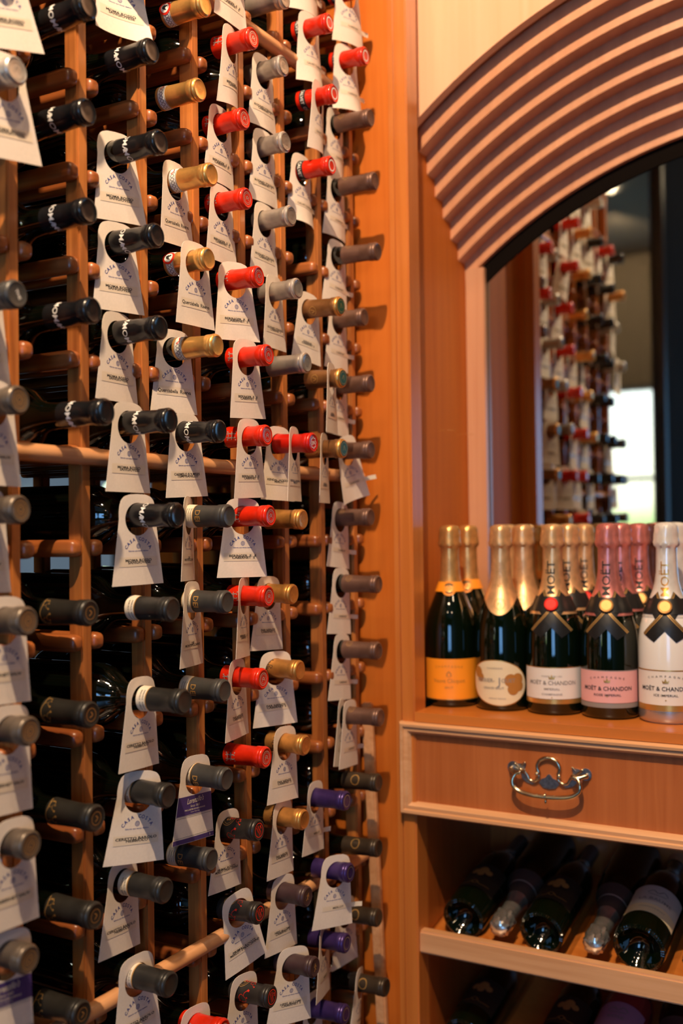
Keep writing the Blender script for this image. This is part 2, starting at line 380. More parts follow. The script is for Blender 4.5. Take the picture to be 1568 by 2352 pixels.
for z in (.7065, .0854, -.5346):
    bm = bmesh.new(); lathe(bm, [(-.395, .0002), (-.3945, .007), (-.392, .0098), (.4715, .0098), (.4745, .007), (.475, .0002)], 20); o = rk('crossbar', bm, M['rod'])
    for v in o.data.vertices: v.co = (v.co.z, -v.co.y, v.co.x)
    o.location = (1.075, D-.002, z)
# loose slat leaning in the corner
bm = bmesh.new(); box(bm, (-.006, -.009, 0), (.006, .009, 1), .0025); sl = obj('wooden_slat', bm, M['rod'])
a = Vector((1.552, .7955, -1.24)); b = Vector((1.556, .833, -.287)); d = (b-a)
sl.location = a; sl.rotation_euler = d.to_track_quat('Z', 'X').to_euler(); sl.scale = (1, 1, d.length)
q = Matrix.Rotation(math.atan2(d.y, d.z)*-1, 4, 'X'); sl.rotation_euler = q.to_euler()
tag(sl, 'thin pale wooden slat standing upright in the corner between rack and orange side panel', 'slat')

# ---------------------------------------------------------------- the arched cabinet
cab = empty('wine_cabinet', (XF, .2, FLOOR)); tag(cab, 'cherry wood built-in cabinet with stepped arch, mirror, brass-handled drawer and bottle shelves', 'cabinet')
def cp(name, bm, m, parent=None, smooth=False, **k):
    o = obj(name, bm, m, None, smooth); o.parent = parent or cab
    if not parent: o.matrix_parent_inverse = Matrix.Translation(-cab.location)
    return tag(o, **k)
YL, YR, CY = .775, -.36, .21
CT = -.297
def ya_arc(cz, r, y): return cz+math.sqrt(max(1e-6, r*r-(y-CY)**2))
ARCS = []
for i in range(8):
    zj, za = .685-.0308*i, .896-.0303*i; h_ = za-zj; r_ = (.57**2+h_*h_)/(2*h_); ARCS.append((za-r_, r_))
NS = 56; ysamp = [JY+.0-(JY-(2*CY-JY))*j/NS for j in range(NS+1)]
def arc_board(name, x0, x1, lo, hi_z, m, hi=None):
    """board between depth x0 and x1 whose lower edge follows the arch lo, upper edge the arch hi or the level hi_z"""
    bm = bmesh.new(); F = []
    for y in ysamp:
        zl = ya_arc(*lo, y); zh = ya_arc(*hi, y) if hi else hi_z
        F.append([bm.verts.new((x, y, z)) for x, z in ((x0, zl), (x0, zh), (x1, zh), (x1, zl))])
    for a, b in zip(F, F[1:]):
        for j in range(4): bm.faces.new((a[j], a[(j+1) % 4], b[(j+1) % 4], b[j]))
    bm.faces.new(F[0]); bm.faces.new(F[-1][::-1])
    return cp(name, bm, m, smooth=True)
arc_board('header_panel', XH, XH+.019, ARCS[0], CEIL-.005, M['header'])
for i in range(1, 8):
    x = XH+.0335*i
    up = (ARCS[i][0], ARCS[i][1]+.055)
    arc_board('arch_step', x, x+.0335 if i < 7 else x+.012, ARCS[i], 0, M['step'], up)
M['soffit_shade'] = mat('painted_soffit_shade', (.006, .004, .003), .9, 0, .05)
arc_board('soffit_shade_band', XM-.0035, XM-.0012, (ARCS[7][0], ARCS[7][1]-.030), 0, M['soffit_shade'], (ARCS[7][0], ARCS[7][1]+.02))  # near-black board painting in the dark soffit shade below the last step
cp('recess_cheek', bx((1.6005, JY, CT), (XM+.01, JY+.016, CEIL-.005)), M['panel'])
cp('recess_cheek', bx((1.6005, YR-.016, CT), (XM+.01, YR, CEIL-.005)), M['panel'])
bm = bmesh.new(); box(bm, (1.558, .749, FLOOR), (1.6, JY-.008, CEIL-.005), .002); cp('face_trim', bm, M['trimz'], smooth=True)
bm = bmesh.new(); box(bm, (1.562, JY-.0075, FLOOR), (1.5699, JY+.006, CEIL-.005), .003); cp('face_trim', bm, M['trimz'], smooth=True)
bm = bmesh.new(); box(bm, (XM-.017, .7425, CT), (XM-.004, JY-.0005, .49), .001); cp('mirror_trim', bm, M['trimp'], smooth=True)
M['mirror'] = mat('aged_mirror', (.47, .49, .45), .015, 1)
cp('mirror', bx((XM-.001, YR, CT), (XM+.004, JY-.001, .80)), M['mirror'], label='dark mirror set behind the arch')
cp('worktop', bx((1.561, YR, CT-.012), (XM+.004, .7485, CT)), M['counter'])
cp('worktop_nosing', bx((1.556, YR, CT-.0155), (1.5608, .7485, CT-.0005)), M['counter'])
cp('side', bx((1.6005, .7495, FLOOR+.08), (1.88, .767, CT-.013)), M['inside'])
cp('side', bx((1.59, YR-.018, FLOOR+.08), (1.88, YR, CT-.013)), M['inside'])
cp('back_board', bx((1.881, YR, FLOOR), (1.884, .766, CT-.013)), M['inside'])
cp('plinth', bx((1.60, YR, FLOOR), (1.62, .748, FLOOR+.08)), M['inside'])
# drawer with mitred moulding and brass bail handle
dr = empty('drawer', (1.56, .2, -.38), cab); dr.matrix_parent_inverse = Matrix.Translation(-cab.location); dr.name = 'drawer'
def dp(name, bm, m, smooth=False, parent=None, **k):
    o = obj(name, bm, m, None, smooth); o.parent = parent or dr; o.matrix_parent_inverse = Matrix.Translation(-Vector((1.56, .2, -.38))); return tag(o, **k)
dp('drawer_front', bx((1.5625, YR+.01, -.447), (1.585, .758, -.315)), M['drawer'])
y0, y1, z0_, z1_ = .7745, YR, -.462, -.3135
def moulding(corners):
    """mitred picture-frame moulding; profile (inset, height)"""
    prof = [(0, 0), (0, .011), (.003, .0155), (.007, .0145), (.0085, .011), (.014, .0115), (.018, .007), (.0195, .0)]
    bm = bmesh.new(); n = len(corners); cy = sum(c[0] for c in corners)/n; cz = sum(c[1] for c in corners)/n; rings = []
    for (y, z) in corners:
        sy = 1 if y > cy else -1; sz = 1 if z > cz else -1
        rings.append([bm.verts.new((1.5625-h, y-sy*i_, z-sz*i_)) for i_, h in prof])
    for a, b in zip(rings, rings[1:]+rings[:1]):
        for j in range(len(prof)-1): bm.faces.new((a[j], a[j+1], b[j+1], b[j]))
    return bm
dp('drawer_moulding', moulding([(y0, z1_), (y1, z1_), (y1, z0_), (y0, z0_)]), M['trim'], True)
M['brass'] = mat('antique_brass', (.66, .52, .34), .2, 1)
M['steelblue'] = noisy(mat('worn_brass_plate', (.36, .40, .46), .35, 1), (200, 200, 200), .3)
# handle: local a = towards -Y (viewer's right), b = up; 9.3e-5 m per drawing unit
K = 9.3e-5; HC = (1.5625, .527, -.3855)
def hp(px, py, out=0): b = -(py-(440+.125*(px-760)))*K; return (HC[0]-out, HC[1]-(px-760)*K, HC[2]+b)
def plate(pts, t=.0022):
    bm = bmesh.new(); A = [bm.verts.new(hp(x, y, t)) for x, y in pts]; B = [bm.verts.new(hp(x, y, 0)) for x, y in pts]
    bm.faces.new(A); n = len(pts)
    for i in range(n): bm.faces.new((A[i], B[i], B[(i+1) % n], A[(i+1) % n]))
    return bm
hd = empty('drawer_handle', (1.5625, .527, -.38), dr); hd.matrix_parent_inverse = Matrix.Translation(-Vector((1.56, .2, -.38)))
tag(hd, label='antique brass bail handle with pierced scrolled backplate')
def hh(bm, m):
    me = bpy.data.meshes.new('p'); bmesh.ops.recalc_face_normals(bm, faces=bm.faces); bm.to_mesh(me); bm.free(); return me, m
pl = bmesh.new()
def addb(dst, src):
    me = bpy.data.meshes.new('p'); src.to_mesh(me); src.free(); dst.from_mesh(me); bpy.data.meshes.remove(me)
def circ(cx_, cy_, r, a0, a1, n): return [(cx_+r*math.cos(math.radians(a0+(a1-a0)*i/n)), cy_+r*math.sin(math.radians(a0+(a1-a0)*i/n))) for i in range(n+1)]
sk = lambda pts: [(x, y+.125*(x-760)) for x, y in pts]
addb(pl, plate(sk(circ(150, 280, 98, 40, 320, 16)+[(300, 205), (372, 190), (352, 260), (360, 330), (240, 385)])))
addb(pl, plate(sk(circ(1370, 280, 98, -140, 140, 16)+[(1280, 385), (1160, 330), (1168, 260), (1148, 190), (1220, 205)])))
addb(pl, plate(sk([(590, 490), (640, 420), (700, 400), (735, 350), (760, 335), (785, 350), (820, 400), (880, 420), (930, 490), (860, 560), (760, 580), (660, 560)])))
addb(pl, plate(sk([(285, 360), (400, 400), (450, 460), (520, 500), (480, 530), (370, 500), (300, 440)])))
addb(pl, plate(sk([(1235, 360), (1120, 400), (1070, 460), (1000, 500), (1040, 530), (1150, 500), (1220, 440)])))
me, _ = hh(pl, 0); o = link('backplate', me, M['steelblue'], hd); o.matrix_parent_inverse = Matrix.Translation(-Vector((1.5625, .527, -.38)))
sc = bmesh.new()
for sgn in (-1, 1):
    X_ = lambda x: 760+sgn*(x-760)
    for pts, r in (([(600, 330), (570, 220), (610, 130), (690, 80), (760, 68)], 26), ([(360, 330), (400, 380), (440, 450), (510, 470), (580, 430), (600, 370), (570, 330)], 20), ([(180, 200), (240, 250), (300, 300), (370, 300)], 16), ([(300, 240), (340, 200), (370, 180)], 15), ([(575, 220), (555, 200)], 14)):
        P_ = [hp(X_(x), y+.125*(X_(x)-760), .0035) for x, y in pts]; tube(sc, smoothpts(P_, 5) if len(P_) > 2 else P_, r*K*1.25, 8)
    blob(sc, hp(X_(575), 340+.125*(X_(575)-760), .006), (.003, .0034, .0034), 10)
    blob(sc, hp(X_(130), 300+.125*(X_(130)-760), .004), (.006, .0045, .0045), 12)
me, _ = hh(sc, 0); o = link('scrollwork', me, M['brass'], hd); o.matrix_parent_inverse = Matrix.Translation(-Vector((1.5625, .527, -.38))); [setattr(p_, 'use_smooth', True) for p_ in me.polygons]
bl = bmesh.new()
path = [(130, 300, .007), (230, 330, .012), (330, 320, .013), (240, 350, .014), (195, 440, .017), (215, 540, .018), (330, 620, .019), (520, 655, .02), (760, 665, .02), (1000, 655, .02), (1190, 620, .019), (1305, 540, .018), (1325, 440, .017), (1280, 350, .014), (1190, 320, .013), (1290, 330, .012), (1390, 300, .007)]
tube(bl, smoothpts([hp(x, y+.125*(x-760)*.9, o_) for x, y, o_ in path], 6), 38*K, 10)
for x, r in ((620, 34), (690, 28), (760, 50), (830, 28), (900, 34)): blob(bl, hp(x, 662+.1125*(x-760), .02), (r*K, .0022 if r < 50 else .002, r*K*1.25), 12)
blob(bl, hp(765, 735, .02), (.0022, .0022, .004), 10)
me, _ = hh(bl, 0); o = link('bail', me, M['brass'], hd); o.matrix_parent_inverse = Matrix.Translation(-Vector((1.5625, .527, -.38))); [setattr(p_, 'use_smooth', True) for p_ in me.polygons]
# sloping bottle shelves
def shelf(zf, ymax=.745):
    sh = empty('bottle_shelf', (1.575, .2, zf), cab); sh.matrix_parent_inverse = Matrix.Translation(-cab.location)
    def sp_(name, bm, m, sm=False):
        o = obj(name, bm, m, None, sm); o.parent = sh; o.matrix_parent_inverse = Matrix.Translation(-Vector((1.575, .2, zf))); return o
    bm = bmesh.new(); box(bm, (1.566, YR+.001, zf-.036), (1.586, .7565, zf), .003); sp_('shelf_edge', bm, M['trim'], True)
    bm = bmesh.new(); sl_ = .19; x0, x1 = 1.588, 1.879
    # scalloped bed: cradle grooves with rounded ridges between
    ny = 150; A = []; B = []
    for j in range(ny+1):
        y = .748-(.748-YR-.001)*j/ny; ph = (y-.70)/.0765*2*PI
        ridge = .012*max(0, -math.cos(ph))**1.5
        A.append((bm.verts.new((x0, y, zf-.025+ridge)), bm.verts.new((x0, y, zf-.033)))); B.append((bm.verts.new((x1, y, zf-.025+ridge+sl_*(x1-x0))), bm.verts.new((x1, y, zf-.033+sl_*(x1-x0)))))
    for j in range(ny):
        bm.faces.new((A[j][0], A[j+1][0], B[j+1][0], B[j][0])); bm.faces.new((A[j][1], B[j][1], B[j+1][1], A[j+1][1])); bm.faces.new((A[j][0], A[j][1], A[j+1][1], A[j+1][0])); bm.faces.new((B[j][0], B[j+1][0], B[j+1][1], B[j][1]))
    sp_('cradle_board', bm, M['counter'], True)
    return sh
shelf(-.652); shelf(-.858)

# ---------------------------------------------------------------- rack bottles
CP = [(0, .0118), (-.0012, .0136), (-.003, .0144), (-.0050, .0144), (-.0062, .0135), (-.0076, .0141), (-.0142, .0140), (-.0156, .0130), (-.030, .0132), (-.045, .0137), (-.060, .0145)]
GP = [(-.058, .0139), (-.068, .0143), (-.080, .0152), (-.090, .0180), (-.098, .0230), (-.106, .0295), (-.114, .0342), (-.123, .0368), (-.134, .0374), (-.283, .0374), (-.292, .0355), (-.2965, .0315), (-.297, .029), (-.288, .016), (-.282, .004), (-.2815, .0003)]
def on_cap(m, fn, th=PI, parent=None, name='print', off=.00025, step=.0022):
    bm = bmesh.new(); fn(bm); wrap(bm, CP, th, off, step); return obj(name, bm, m, parent)
def on_end(m, fn, parent, name='end_mark', z=-.0002):
    bm = bmesh.new(); fn(bm)
    for v in bm.verts: v.co.z = z
    return flat(name, bm, m, parent)
def flourish(bm, u, v, s=1, f=1):
    for pts, wd in (([(0, 0), (.003, .003), (.007, .002), (.008, -.002)], (.0004, .0009)), ([(0, 0), (-.002, -.004), (.002, -.007), (.006, -.006)], (.0004, .0008)), ([(0, 0), (-.004, .001), (-.007, .005)], (.0004, .0007))):
        stroke_uv(bm, [(u+f*a*s, v+b*s) for a, b in pts], wd if isinstance(wd, float) else (wd[0]*s, wd[1]*s))
    for a, b, r in ((.0085, -.003, .0022), (.0068, -.0065, .0018), (-.0072, .0062, .0021), (.0015, .0045, .0014), (.0088, .0005, .0013)):
        poly_uv(bm, [(u+f*a*s+r*s*math.cos(t)*(1 if k % 2 else .5), v+b*s+r*s*math.sin(t)*(1 if k % 2 else .5)) for k, t in enumerate([2*PI*q/10 for q in range(10)])])
M['emb'] = {}
def bottle(kind):
    root = empty('wine_bottle')
    bm = bmesh.new(); lathe(bm, GP, 40); obj('glass_body', bm, M['glass'], root)
    bm = bmesh.new(); r = lathe(bm, CP, 40); lathe(bm, [(0, .0118), (-.0006, .0108), (-.0005, .004), (-.0005, .0002)], 40)
    bmesh.ops.remove_doubles(bm, verts=bm.verts, dist=1e-6)
    cap = obj('capsule', bm, M['cap_'+kind], root)
    if kind == 'moma':
        def f(bm):
            for j in range(3): put_uv(bm, text_uv('MOMA', .0068, 1.15, .012), j*.0287, -.0455)
        on_cap(M['white'], f, PI, cap, 'lettering')
    elif kind == 'dei':
        on_cap(M['cream'], lambda b: rect_uv(b, -.0448, -.0592, .0448, -.0465, 40), PI, cap, 'neck_band', .0002)
        def f(b): rect_uv(b, -.0448, -.0468, .0448, -.0458, 40, 1); rect_uv(b, -.0448, -.0600, .0448, -.0592, 40, 1)
        on_cap(M['goldink'], f, PI, cap, 'gold_line', .0003)
        on_cap(M['goldink'], lambda b: put_uv(b, text_uv('DEI', .0075, 1.0, .012), .002, -.0425), PI, cap, 'lettering')
        def f(b):
            for r_ in range(3): put_uv(b, text_uv('Montepulciano', .0017, 1.1), .000, -.0495-r_*.0031)
        on_cap(M['ink'], f, PI, cap, 'small_print', .0004)
    elif kind == 'banded':
        on_cap(M['cream'], lambda b: rect_uv(b, -.0448, -.0592, .0448, -.0465, 40), PI, cap, 'neck_band', .0002)
        def f(b): rect_uv(b, -.0448, -.0468, .0448, -.0455, 40, 1)
        on_cap(M['goldink'], f, PI, cap, 'gold_line', .0003)
        def f(b):
            for r_ in range(2): put_uv(b, text_uv('BAROLO  RISERVA', .0020, 1.1), .000, -.0505-r_*.004)
        on_cap(M['ink'], f, PI, cap, 'small_print', .0004)
    elif kind in ('rooster', 'chianti'):
        on_cap(M['white'], lambda b: rect_uv(b, -.0448, -.0565, .0448, -.0455, 40), PI, cap, 'neck_band', .0002)
        def f(b):
            for j in range(8): ring_uv(b, -.014+j*.0042, -.051, .0022, .0030, 16, .62)
            rect_uv(b, -.018, -.0560, .018, -.0554, 16, 1); rect_uv(b, -.018, -.0466, .018, -.0460, 16, 1)
        on_cap(M['ink'], f, PI+.45, cap, 'band_pattern', .0003)
        if kind == 'rooster':
            on_cap(M['redink'], lambda b: disc_uv(b, -.005, -.0525, .0086), PI, cap, 'round_seal', .0006)
            on_cap(M['white'], lambda b: disc_uv(b, -.005, -.0525, .0060), PI, cap, 'round_seal', .0008)
            def f(b):
                poly_uv(b, [(-.0068, -.0560), (-.0040, -.0562), (-.0022, -.0530), (-.0018, -.0495), (-.0035, -.0515), (-.0052, -.0518), (-.0060, -.0490), (-.0078, -.0484), (-.0084, -.0500), (-.0076, -.0515), (-.0082, -.0535)])
            on_cap(M['ink'], f, PI, cap, 'seal_bird', .0010)
        else:
            on_cap(M['redink'], lambda b: stroke_uv(b, [(-.017, -.0525), (-.010, -.0500), (-.006, -.053)], .0012), PI, cap, 'seal_edge', .0004)
    elif kind == 'red':
        def f(b):
            for dx in (-.0032, .0032): stroke_uv(b, [(dx, -.0525), (dx*.8, -.048), (dx, -.0435)], .0013); 
            stroke_uv(b, [(-.0055, -.048), (0, -.0470), (.0055, -.048)], .0010); stroke_uv(b, [(-.006, -.0540), (0, -.0525), (.006, -.0540)], .0009)
            for dx in (-.0055, -.0025, .0025, .0055): disc_uv(b, dx, -.0428+abs(dx)*.2, .0010, 8); disc_uv(b, dx, -.0545, .0009, 8)
        on_cap(M['silver'], f, PI-.1, cap, 'crest')
        def f(b): ring_uv(b, 0, 0, .0078, .0086); ring_uv(b, 0, 0, .0060, .0064); stroke_uv(b, [(-.003, -.003), (0, .003), (.003, -.003)], .0008); stroke_uv(b, [(-.003, .0015), (.001, -.001), (.0035, .002)], .0007)
        on_end(M['silver'], f, cap)
    elif kind == 'redcrest':
        def f(b):
            pts = [(.0062*math.cos(t)*(1+.13*math.cos(8*t)), .0072*math.sin(t)*(1+.13*math.cos(8*t))) for t in [2*PI*q/48 for q in range(48)]]
            stroke_uv(b, pts+[pts[0]], .0009, 1); put_uv(b, text_uv('EN', .0048, .9, .02), 0, -.0022)
        on_end(M['white'], f, cap)
    elif kind == 'grey':
        bm = bmesh.new(); lathe(bm, [(-.0008, .0135), (-.0016, .0144), (-.003, .01465), (-.0046, .0146), (-.0054, .0141)], 40); obj('lip_ring', bm, M['silver'], cap)
        def f(b): ring_uv(b, 0, 0, .0088, .0094); stroke_uv(b, [(-.002, .004), (-.002, -.004)], .0011); stroke_uv(b, [(.0, .004), (.004, .002), (.001, 0), (.004, -.003), (-.0005, -.004)], .0009)
        on_end(M['cap_grey'], f, cap, z=.0001)
    elif kind == 'gold':
        def f(b):
            stroke_uv(b, [(-.012, -.046), (-.009, -.041), (-.0085, -.047), (-.005, -.044), (-.003, -.047), (.001, -.0445), (.004, -.0475), (.010, -.046)], .0006); stroke_uv(b, [(-.001, -.049), (.0, -.039), (.004, -.041), (.001, -.0435), (.005, -.0455), (.0, -.049)], .0006)
        on_cap(M['ink'], f, PI-.2, cap, 'signature')
        def f(b):
            ring_uv(b, 0, 0, .0092, .0098)
            for q in range(16): disc_uv(b, .0072*math.cos(q*PI/8), .0072*math.sin(q*PI/8), .0009, 8)
            for q in range(7): disc_uv(b, .0038*math.cos(q*2*PI/7), .0038*math.sin(q*2*PI/7), .0010, 8)
        on_end(M['cap_gold'], f, cap, z=.0003)
    elif kind == 'plum':
        def f(b): stroke_uv(b, [(-.003, -.005), (0, -.001), (-.001, .002), (.002, .005)], .0012); stroke_uv(b, [(.002, -.004), (-.001, 0), (.003, .002)], .001); stroke_uv(b, [(-.003, .001), (.001, .003), (.003, -.001)], .0009)
        on_end(M['goldink'], f, cap)
    elif kind == 'primal':
        def f(b): flourish(b, .001, -.036, 1.05); flourish(b, -.0165, -.027, .6, -1); flourish(b, .022, -.036, .9, -1); flourish(b, -.030, -.036, 1)
        on_cap(M['redink'], f, PI+.05, cap, 'red_flower')
        def f(b): ring_uv(b, -.0185, -.0435, .0078, .0084, 28, 1.1); ring_uv(b, -.0185, -.0435, .0056, .0060, 28, 1.1); put_uv(b, text_uv('S', .006, 1.2, .02), -.0185, -.0462)
        on_cap(M['goldink'], f, PI, cap, 'oval_seal')
        def f(b): ring_uv(b, 0, 0, .0085, .0095); put_uv(b, text_uv('PRIMAL', .0026, 1.1, .02), -.0, -.0002, -1.2); put_uv(b, text_uv('ROOTS', .0026, 1.1, .02), -.0034, -.0012, -1.2); disc_uv(b, .0045, .0035, .0014, 10); disc_uv(b, .005, .001, .0011, 10)
        on_end(M['redink'], f, cap)
    elif kind == 'calvet':
        on_cap(M['ink'], lambda b: rect_uv(b, -.0440, -.0540, .0440, -.0440, 40), PI, cap, 'neck_band', .0002)
        def f(b):
            for j in range(3): put_uv(b, text_uv('CALVET', .0050, 1.0, .015), j*.0287, -.0515)
        on_cap(M['white'], f, PI, cap, 'lettering', .0005)
        on_end(M['white'], lambda b: ring_uv(b, 0, 0, .0070, .0088), cap)
    elif kind == 'green':
        bm = bmesh.new(); lathe(bm, [(.0001, .0116), (-.0008, .0132), (-.0030, .01465), (-.0055, .01465), (-.0062, .0141)], 40); obj('lip_ring', bm, M['gold'], cap)
        M.setdefault('bottlegreen', mat('green_end', (.012, .07, .035), .4))
        on_end(M['bottlegreen'], lambda b: disc_uv(b, 0, 0, .0112), cap, 'end_disc', .0000)
        on_end(M['goldink'], lambda b: (ring_uv(b, 0, 0, .0088, .0093), stroke_uv(b, [(-.003, -.003), (0, .004), (.003, -.003)], .0008)), cap, z=.0003)
        on_cap(M['goldink'], lambda b: (ring_uv(b, .004, -.042, .0052, .0057, 24, 1.2), stroke_uv(b, [(.002, -.045), (.004, -.039), (.007, -.044)], .0008)), PI, cap, 'oval_emblem')
    elif kind == 'ring':
        on_cap(M['goldink'], lambda b: (ring_uv(b, -.007, -.036, .0062, .0074, 26, 1.15)), PI, cap, 'gold_ring')
    elif kind == 'brown':
        on_cap(M['goldink'], lambda b: (ring_uv(b, -.004, -.048, .0046, .0050, 24, 1.2), ring_uv(b, -.004, -.048, .0022, .0025, 16, 1.2)), PI-.5, cap, 'oval_emblem')
        on_end(M['cap_brown'], lambda b: ring_uv(b, 0, 0, .0075, .0088), cap, z=.0002)
    elif kind == 'bronze':
        on_end(M['goldink'], lambda b: (ring_uv(b, 0, 0, .0082, .0088), ring_uv(b, 0, 0, .0050, .0056), stroke_uv(b, [(-.003, 0), (0, .003), (.003, 0), (0, -.003), (-.003, 0)], .0007)), cap)
    elif kind == 'scroll':
        on_cap(M['goldink'], lambda b: (flourish(b, .006, -.050, .8), flourish(b, -.010, -.052, .7, -1), stroke_uv(b, [(-.02, -.058), (-.01, -.0565), (0, -.0585), (.012, -.0565)], .0008)), PI, cap, 'gold_scroll')
        on_end(M['goldink'], lambda b: (ring_uv(b, 0, 0, .0066, .0071), stroke_uv(b, [(-.002, -.003), (.002, 0), (-.001, .003)], .0009)), cap)
    elif kind == 'purple':
        on_end(M['cap_grey'], lambda b: ring_uv(b, 0, 0, .0080, .0092), cap)
    elif kind == 'silver':
        on_end(M['cap_silver'], lambda b: (ring_uv(b, 0, 0, .0078, .0086), stroke_uv(b, [(-.003, -.002), (0, .004), (.003, -.002)], .0009)), cap, z=.0001)
    elif kind == 'charcoal':
        on_end(M['white'], lambda b: put_uv(b, text_uv('THE', .0035, 1.2, .02), 0, -.001, -1), cap)
    return root
# bottle: column, rack row, neck-tip depth y, neck-tip height z, cap kind
BOTTLES = [
 (-1,0,5,0.7936,0.5661,'silver'),
 (-1,1,4,0.7770,0.4522,'silver'),
 (-1,2,2,0.7794,0.2330,'charcoal'),
 (-1,3,1,0.7776,0.1297,'bronze'),
 (-1,4,0,0.7770,0.0231,'bronze'),
 (-1,5,-1,0.7683,-0.0849,'bronze'),
 (-1,6,-2,0.7666,-0.1906,'bronze'),
 (-1,7,-3,0.7667,-0.2997,'bronze'),
 (-1,8,-4,0.7702,-0.4096,'bronze'),
 (0,0,5,0.7800,0.5611,'moma'),
 (0,1,4,0.7826,0.4483,'moma'),
 (0,2,3,0.7826,0.3421,'moma'),
 (0,3,2,0.7778,0.2353,'moma'),
 (0,4,1,0.7609,0.1266,'moma'),
 (0,5,-1,0.7859,-0.0853,'scroll'),
 (0,6,-2,0.7859,-0.1928,'scroll'),
 (0,7,-3,0.7800,-0.3010,'scroll'),
 (0,8,-4,0.7824,-0.4034,'scroll'),
 (0,9,-5,0.8020,-0.5102,'scroll'),
 (1,0,6,0.7828,0.6623,'moma'),
 (1,1,5,0.7810,0.5541,'moma'),
 (1,2,4,0.7696,0.4461,'moma'),
 (1,3,3,0.7761,0.3394,'moma'),
 (1,4,2,0.7724,0.2330,'moma'),
 (1,5,1,0.7593,0.1261,'moma'),
 (1,6,0,0.7501,0.0182,'moma'),
 (1,7,-1,0.7590,-0.0885,'banded'),
 (1,8,-2,0.7437,-0.1916,'banded'),
 (1,9,-3,0.7679,-0.2995,'banded'),
 (1,10,-4,0.7731,-0.4076,'banded'),
 (1,11,-5,0.7676,-0.5119,'banded'),
 (2,0,6,0.7824,0.6523,'rooster'),
 (2,1,5,0.7919,0.5485,'chianti'),
 (2,2,4,0.7753,0.4395,'chianti'),
 (2,3,3,0.7813,0.3358,'rooster'),
 (2,4,2,0.7696,0.2275,'chianti'),
 (2,5,1,0.7664,0.1219,'moma'),
 (2,6,0,0.7548,0.0178,'dei'),
 (2,7,-1,0.7588,-0.0871,'dei'),
 (2,8,-2,0.7642,-0.1953,'dei'),
 (2,9,-3,0.7624,-0.3023,'dei'),
 (2,10,-4,0.7866,-0.4032,'dei'),
 (2,11,-6,0.7711,-0.6078,'red'),
 (3,0,6,0.7823,0.6523,'red'),
 (3,1,5,0.7977,0.5481,'red'),
 (3,2,4,0.7950,0.4410,'red'),
 (3,3,3,0.7777,0.3344,'red'),
 (3,4,2,0.7641,0.2295,'red'),
 (3,5,1,0.7676,0.1240,'red'),
 (3,6,0,0.7636,0.0184,'red'),
 (3,7,-1,0.7678,-0.0869,'red'),
 (3,8,-2,0.7782,-0.1954,'red'),
 (3,9,-3,0.7749,-0.2974,'red'),
 (3,10,-4,0.7878,-0.3937,'primal'),
 (3,11,-5,0.7880,-0.5022,'primal'),
 (3,12,-6,0.7704,-0.6073,'primal'),
 (4,0,7,0.7979,0.7553,'grey'),
 (4,1,6,0.8014,0.6596,'grey'),
 (4,2,5,0.7993,0.5503,'grey'),
 (4,3,4,0.7914,0.4437,'grey'),
 (4,4,3,0.7820,0.3395,'grey'),
 (4,5,2,0.7692,0.2334,'grey'),
 (4,6,1,0.7602,0.1207,'redcrest'),
 (4,7,0,0.7781,0.0142,'gold'),
 (4,8,-1,0.7954,-0.0908,'gold'),
 (4,9,-2,0.7861,-0.1972,'gold'),
 (4,10,-3,0.7783,-0.3010,'gold'),
 (4,11,-4,0.7820,-0.4049,'gold'),
 (4,12,-5,0.7785,-0.5112,'plum'),
 (4,13,-6,0.7679,-0.6067,'plum'),
 (5,0,8,0.7895,0.8711,'calvet'),
 (5,1,7,0.7858,0.7600,'calvet'),
 (5,2,6,0.7791,0.6514,'calvet'),
 (5,3,5,0.7852,0.5445,'calvet'),
 (5,4,3,0.7726,0.3318,'green'),
 (5,5,2,0.7705,0.2245,'green'),
 (5,6,1,0.7705,0.1196,'green'),
 (5,7,-4,0.7731,-0.4018,'purple'),
 (5,8,-5,0.7687,-0.5067,'purple'),
 (5,9,-6,0.7762,-0.6113,'purple'),
 (5,10,-7,0.7792,-0.7159,'purple'),
 (6,0,8,0.7830,0.8576,'calvet'),
 (6,1,7,0.7807,0.7492,'calvet'),
 (6,2,6,0.7729,0.6490,'brown'),
 (6,3,5,0.7666,0.5478,'brown'),
 (6,4,4,0.7637,0.4358,'brown'),
 (6,5,3,0.7885,0.3349,'brown'),
 (6,6,2,0.7784,0.2292,'brown'),
 (6,7,1,0.7800,0.1243,'brown'),
 (6,8,0,0.7823,0.0181,'brown'),
 (6,9,-1,0.7700,-0.0872,'brown'),
 (6,10,-2,0.7716,-0.1914,'brown'),
 (6,11,-3,0.7693,-0.2952,'brown'),
 (6,12,-4,0.7747,-0.3974,'ring'),
 (6,13,-5,0.7762,-0.4993,'ring'),
 (6,14,-6,0.7779,-0.6078,'ring'),
 (6,15,-7,0.7657,-0.7135,'ring'),
 (6,16,-8,0.7620,-0.8180,'ring'),
]
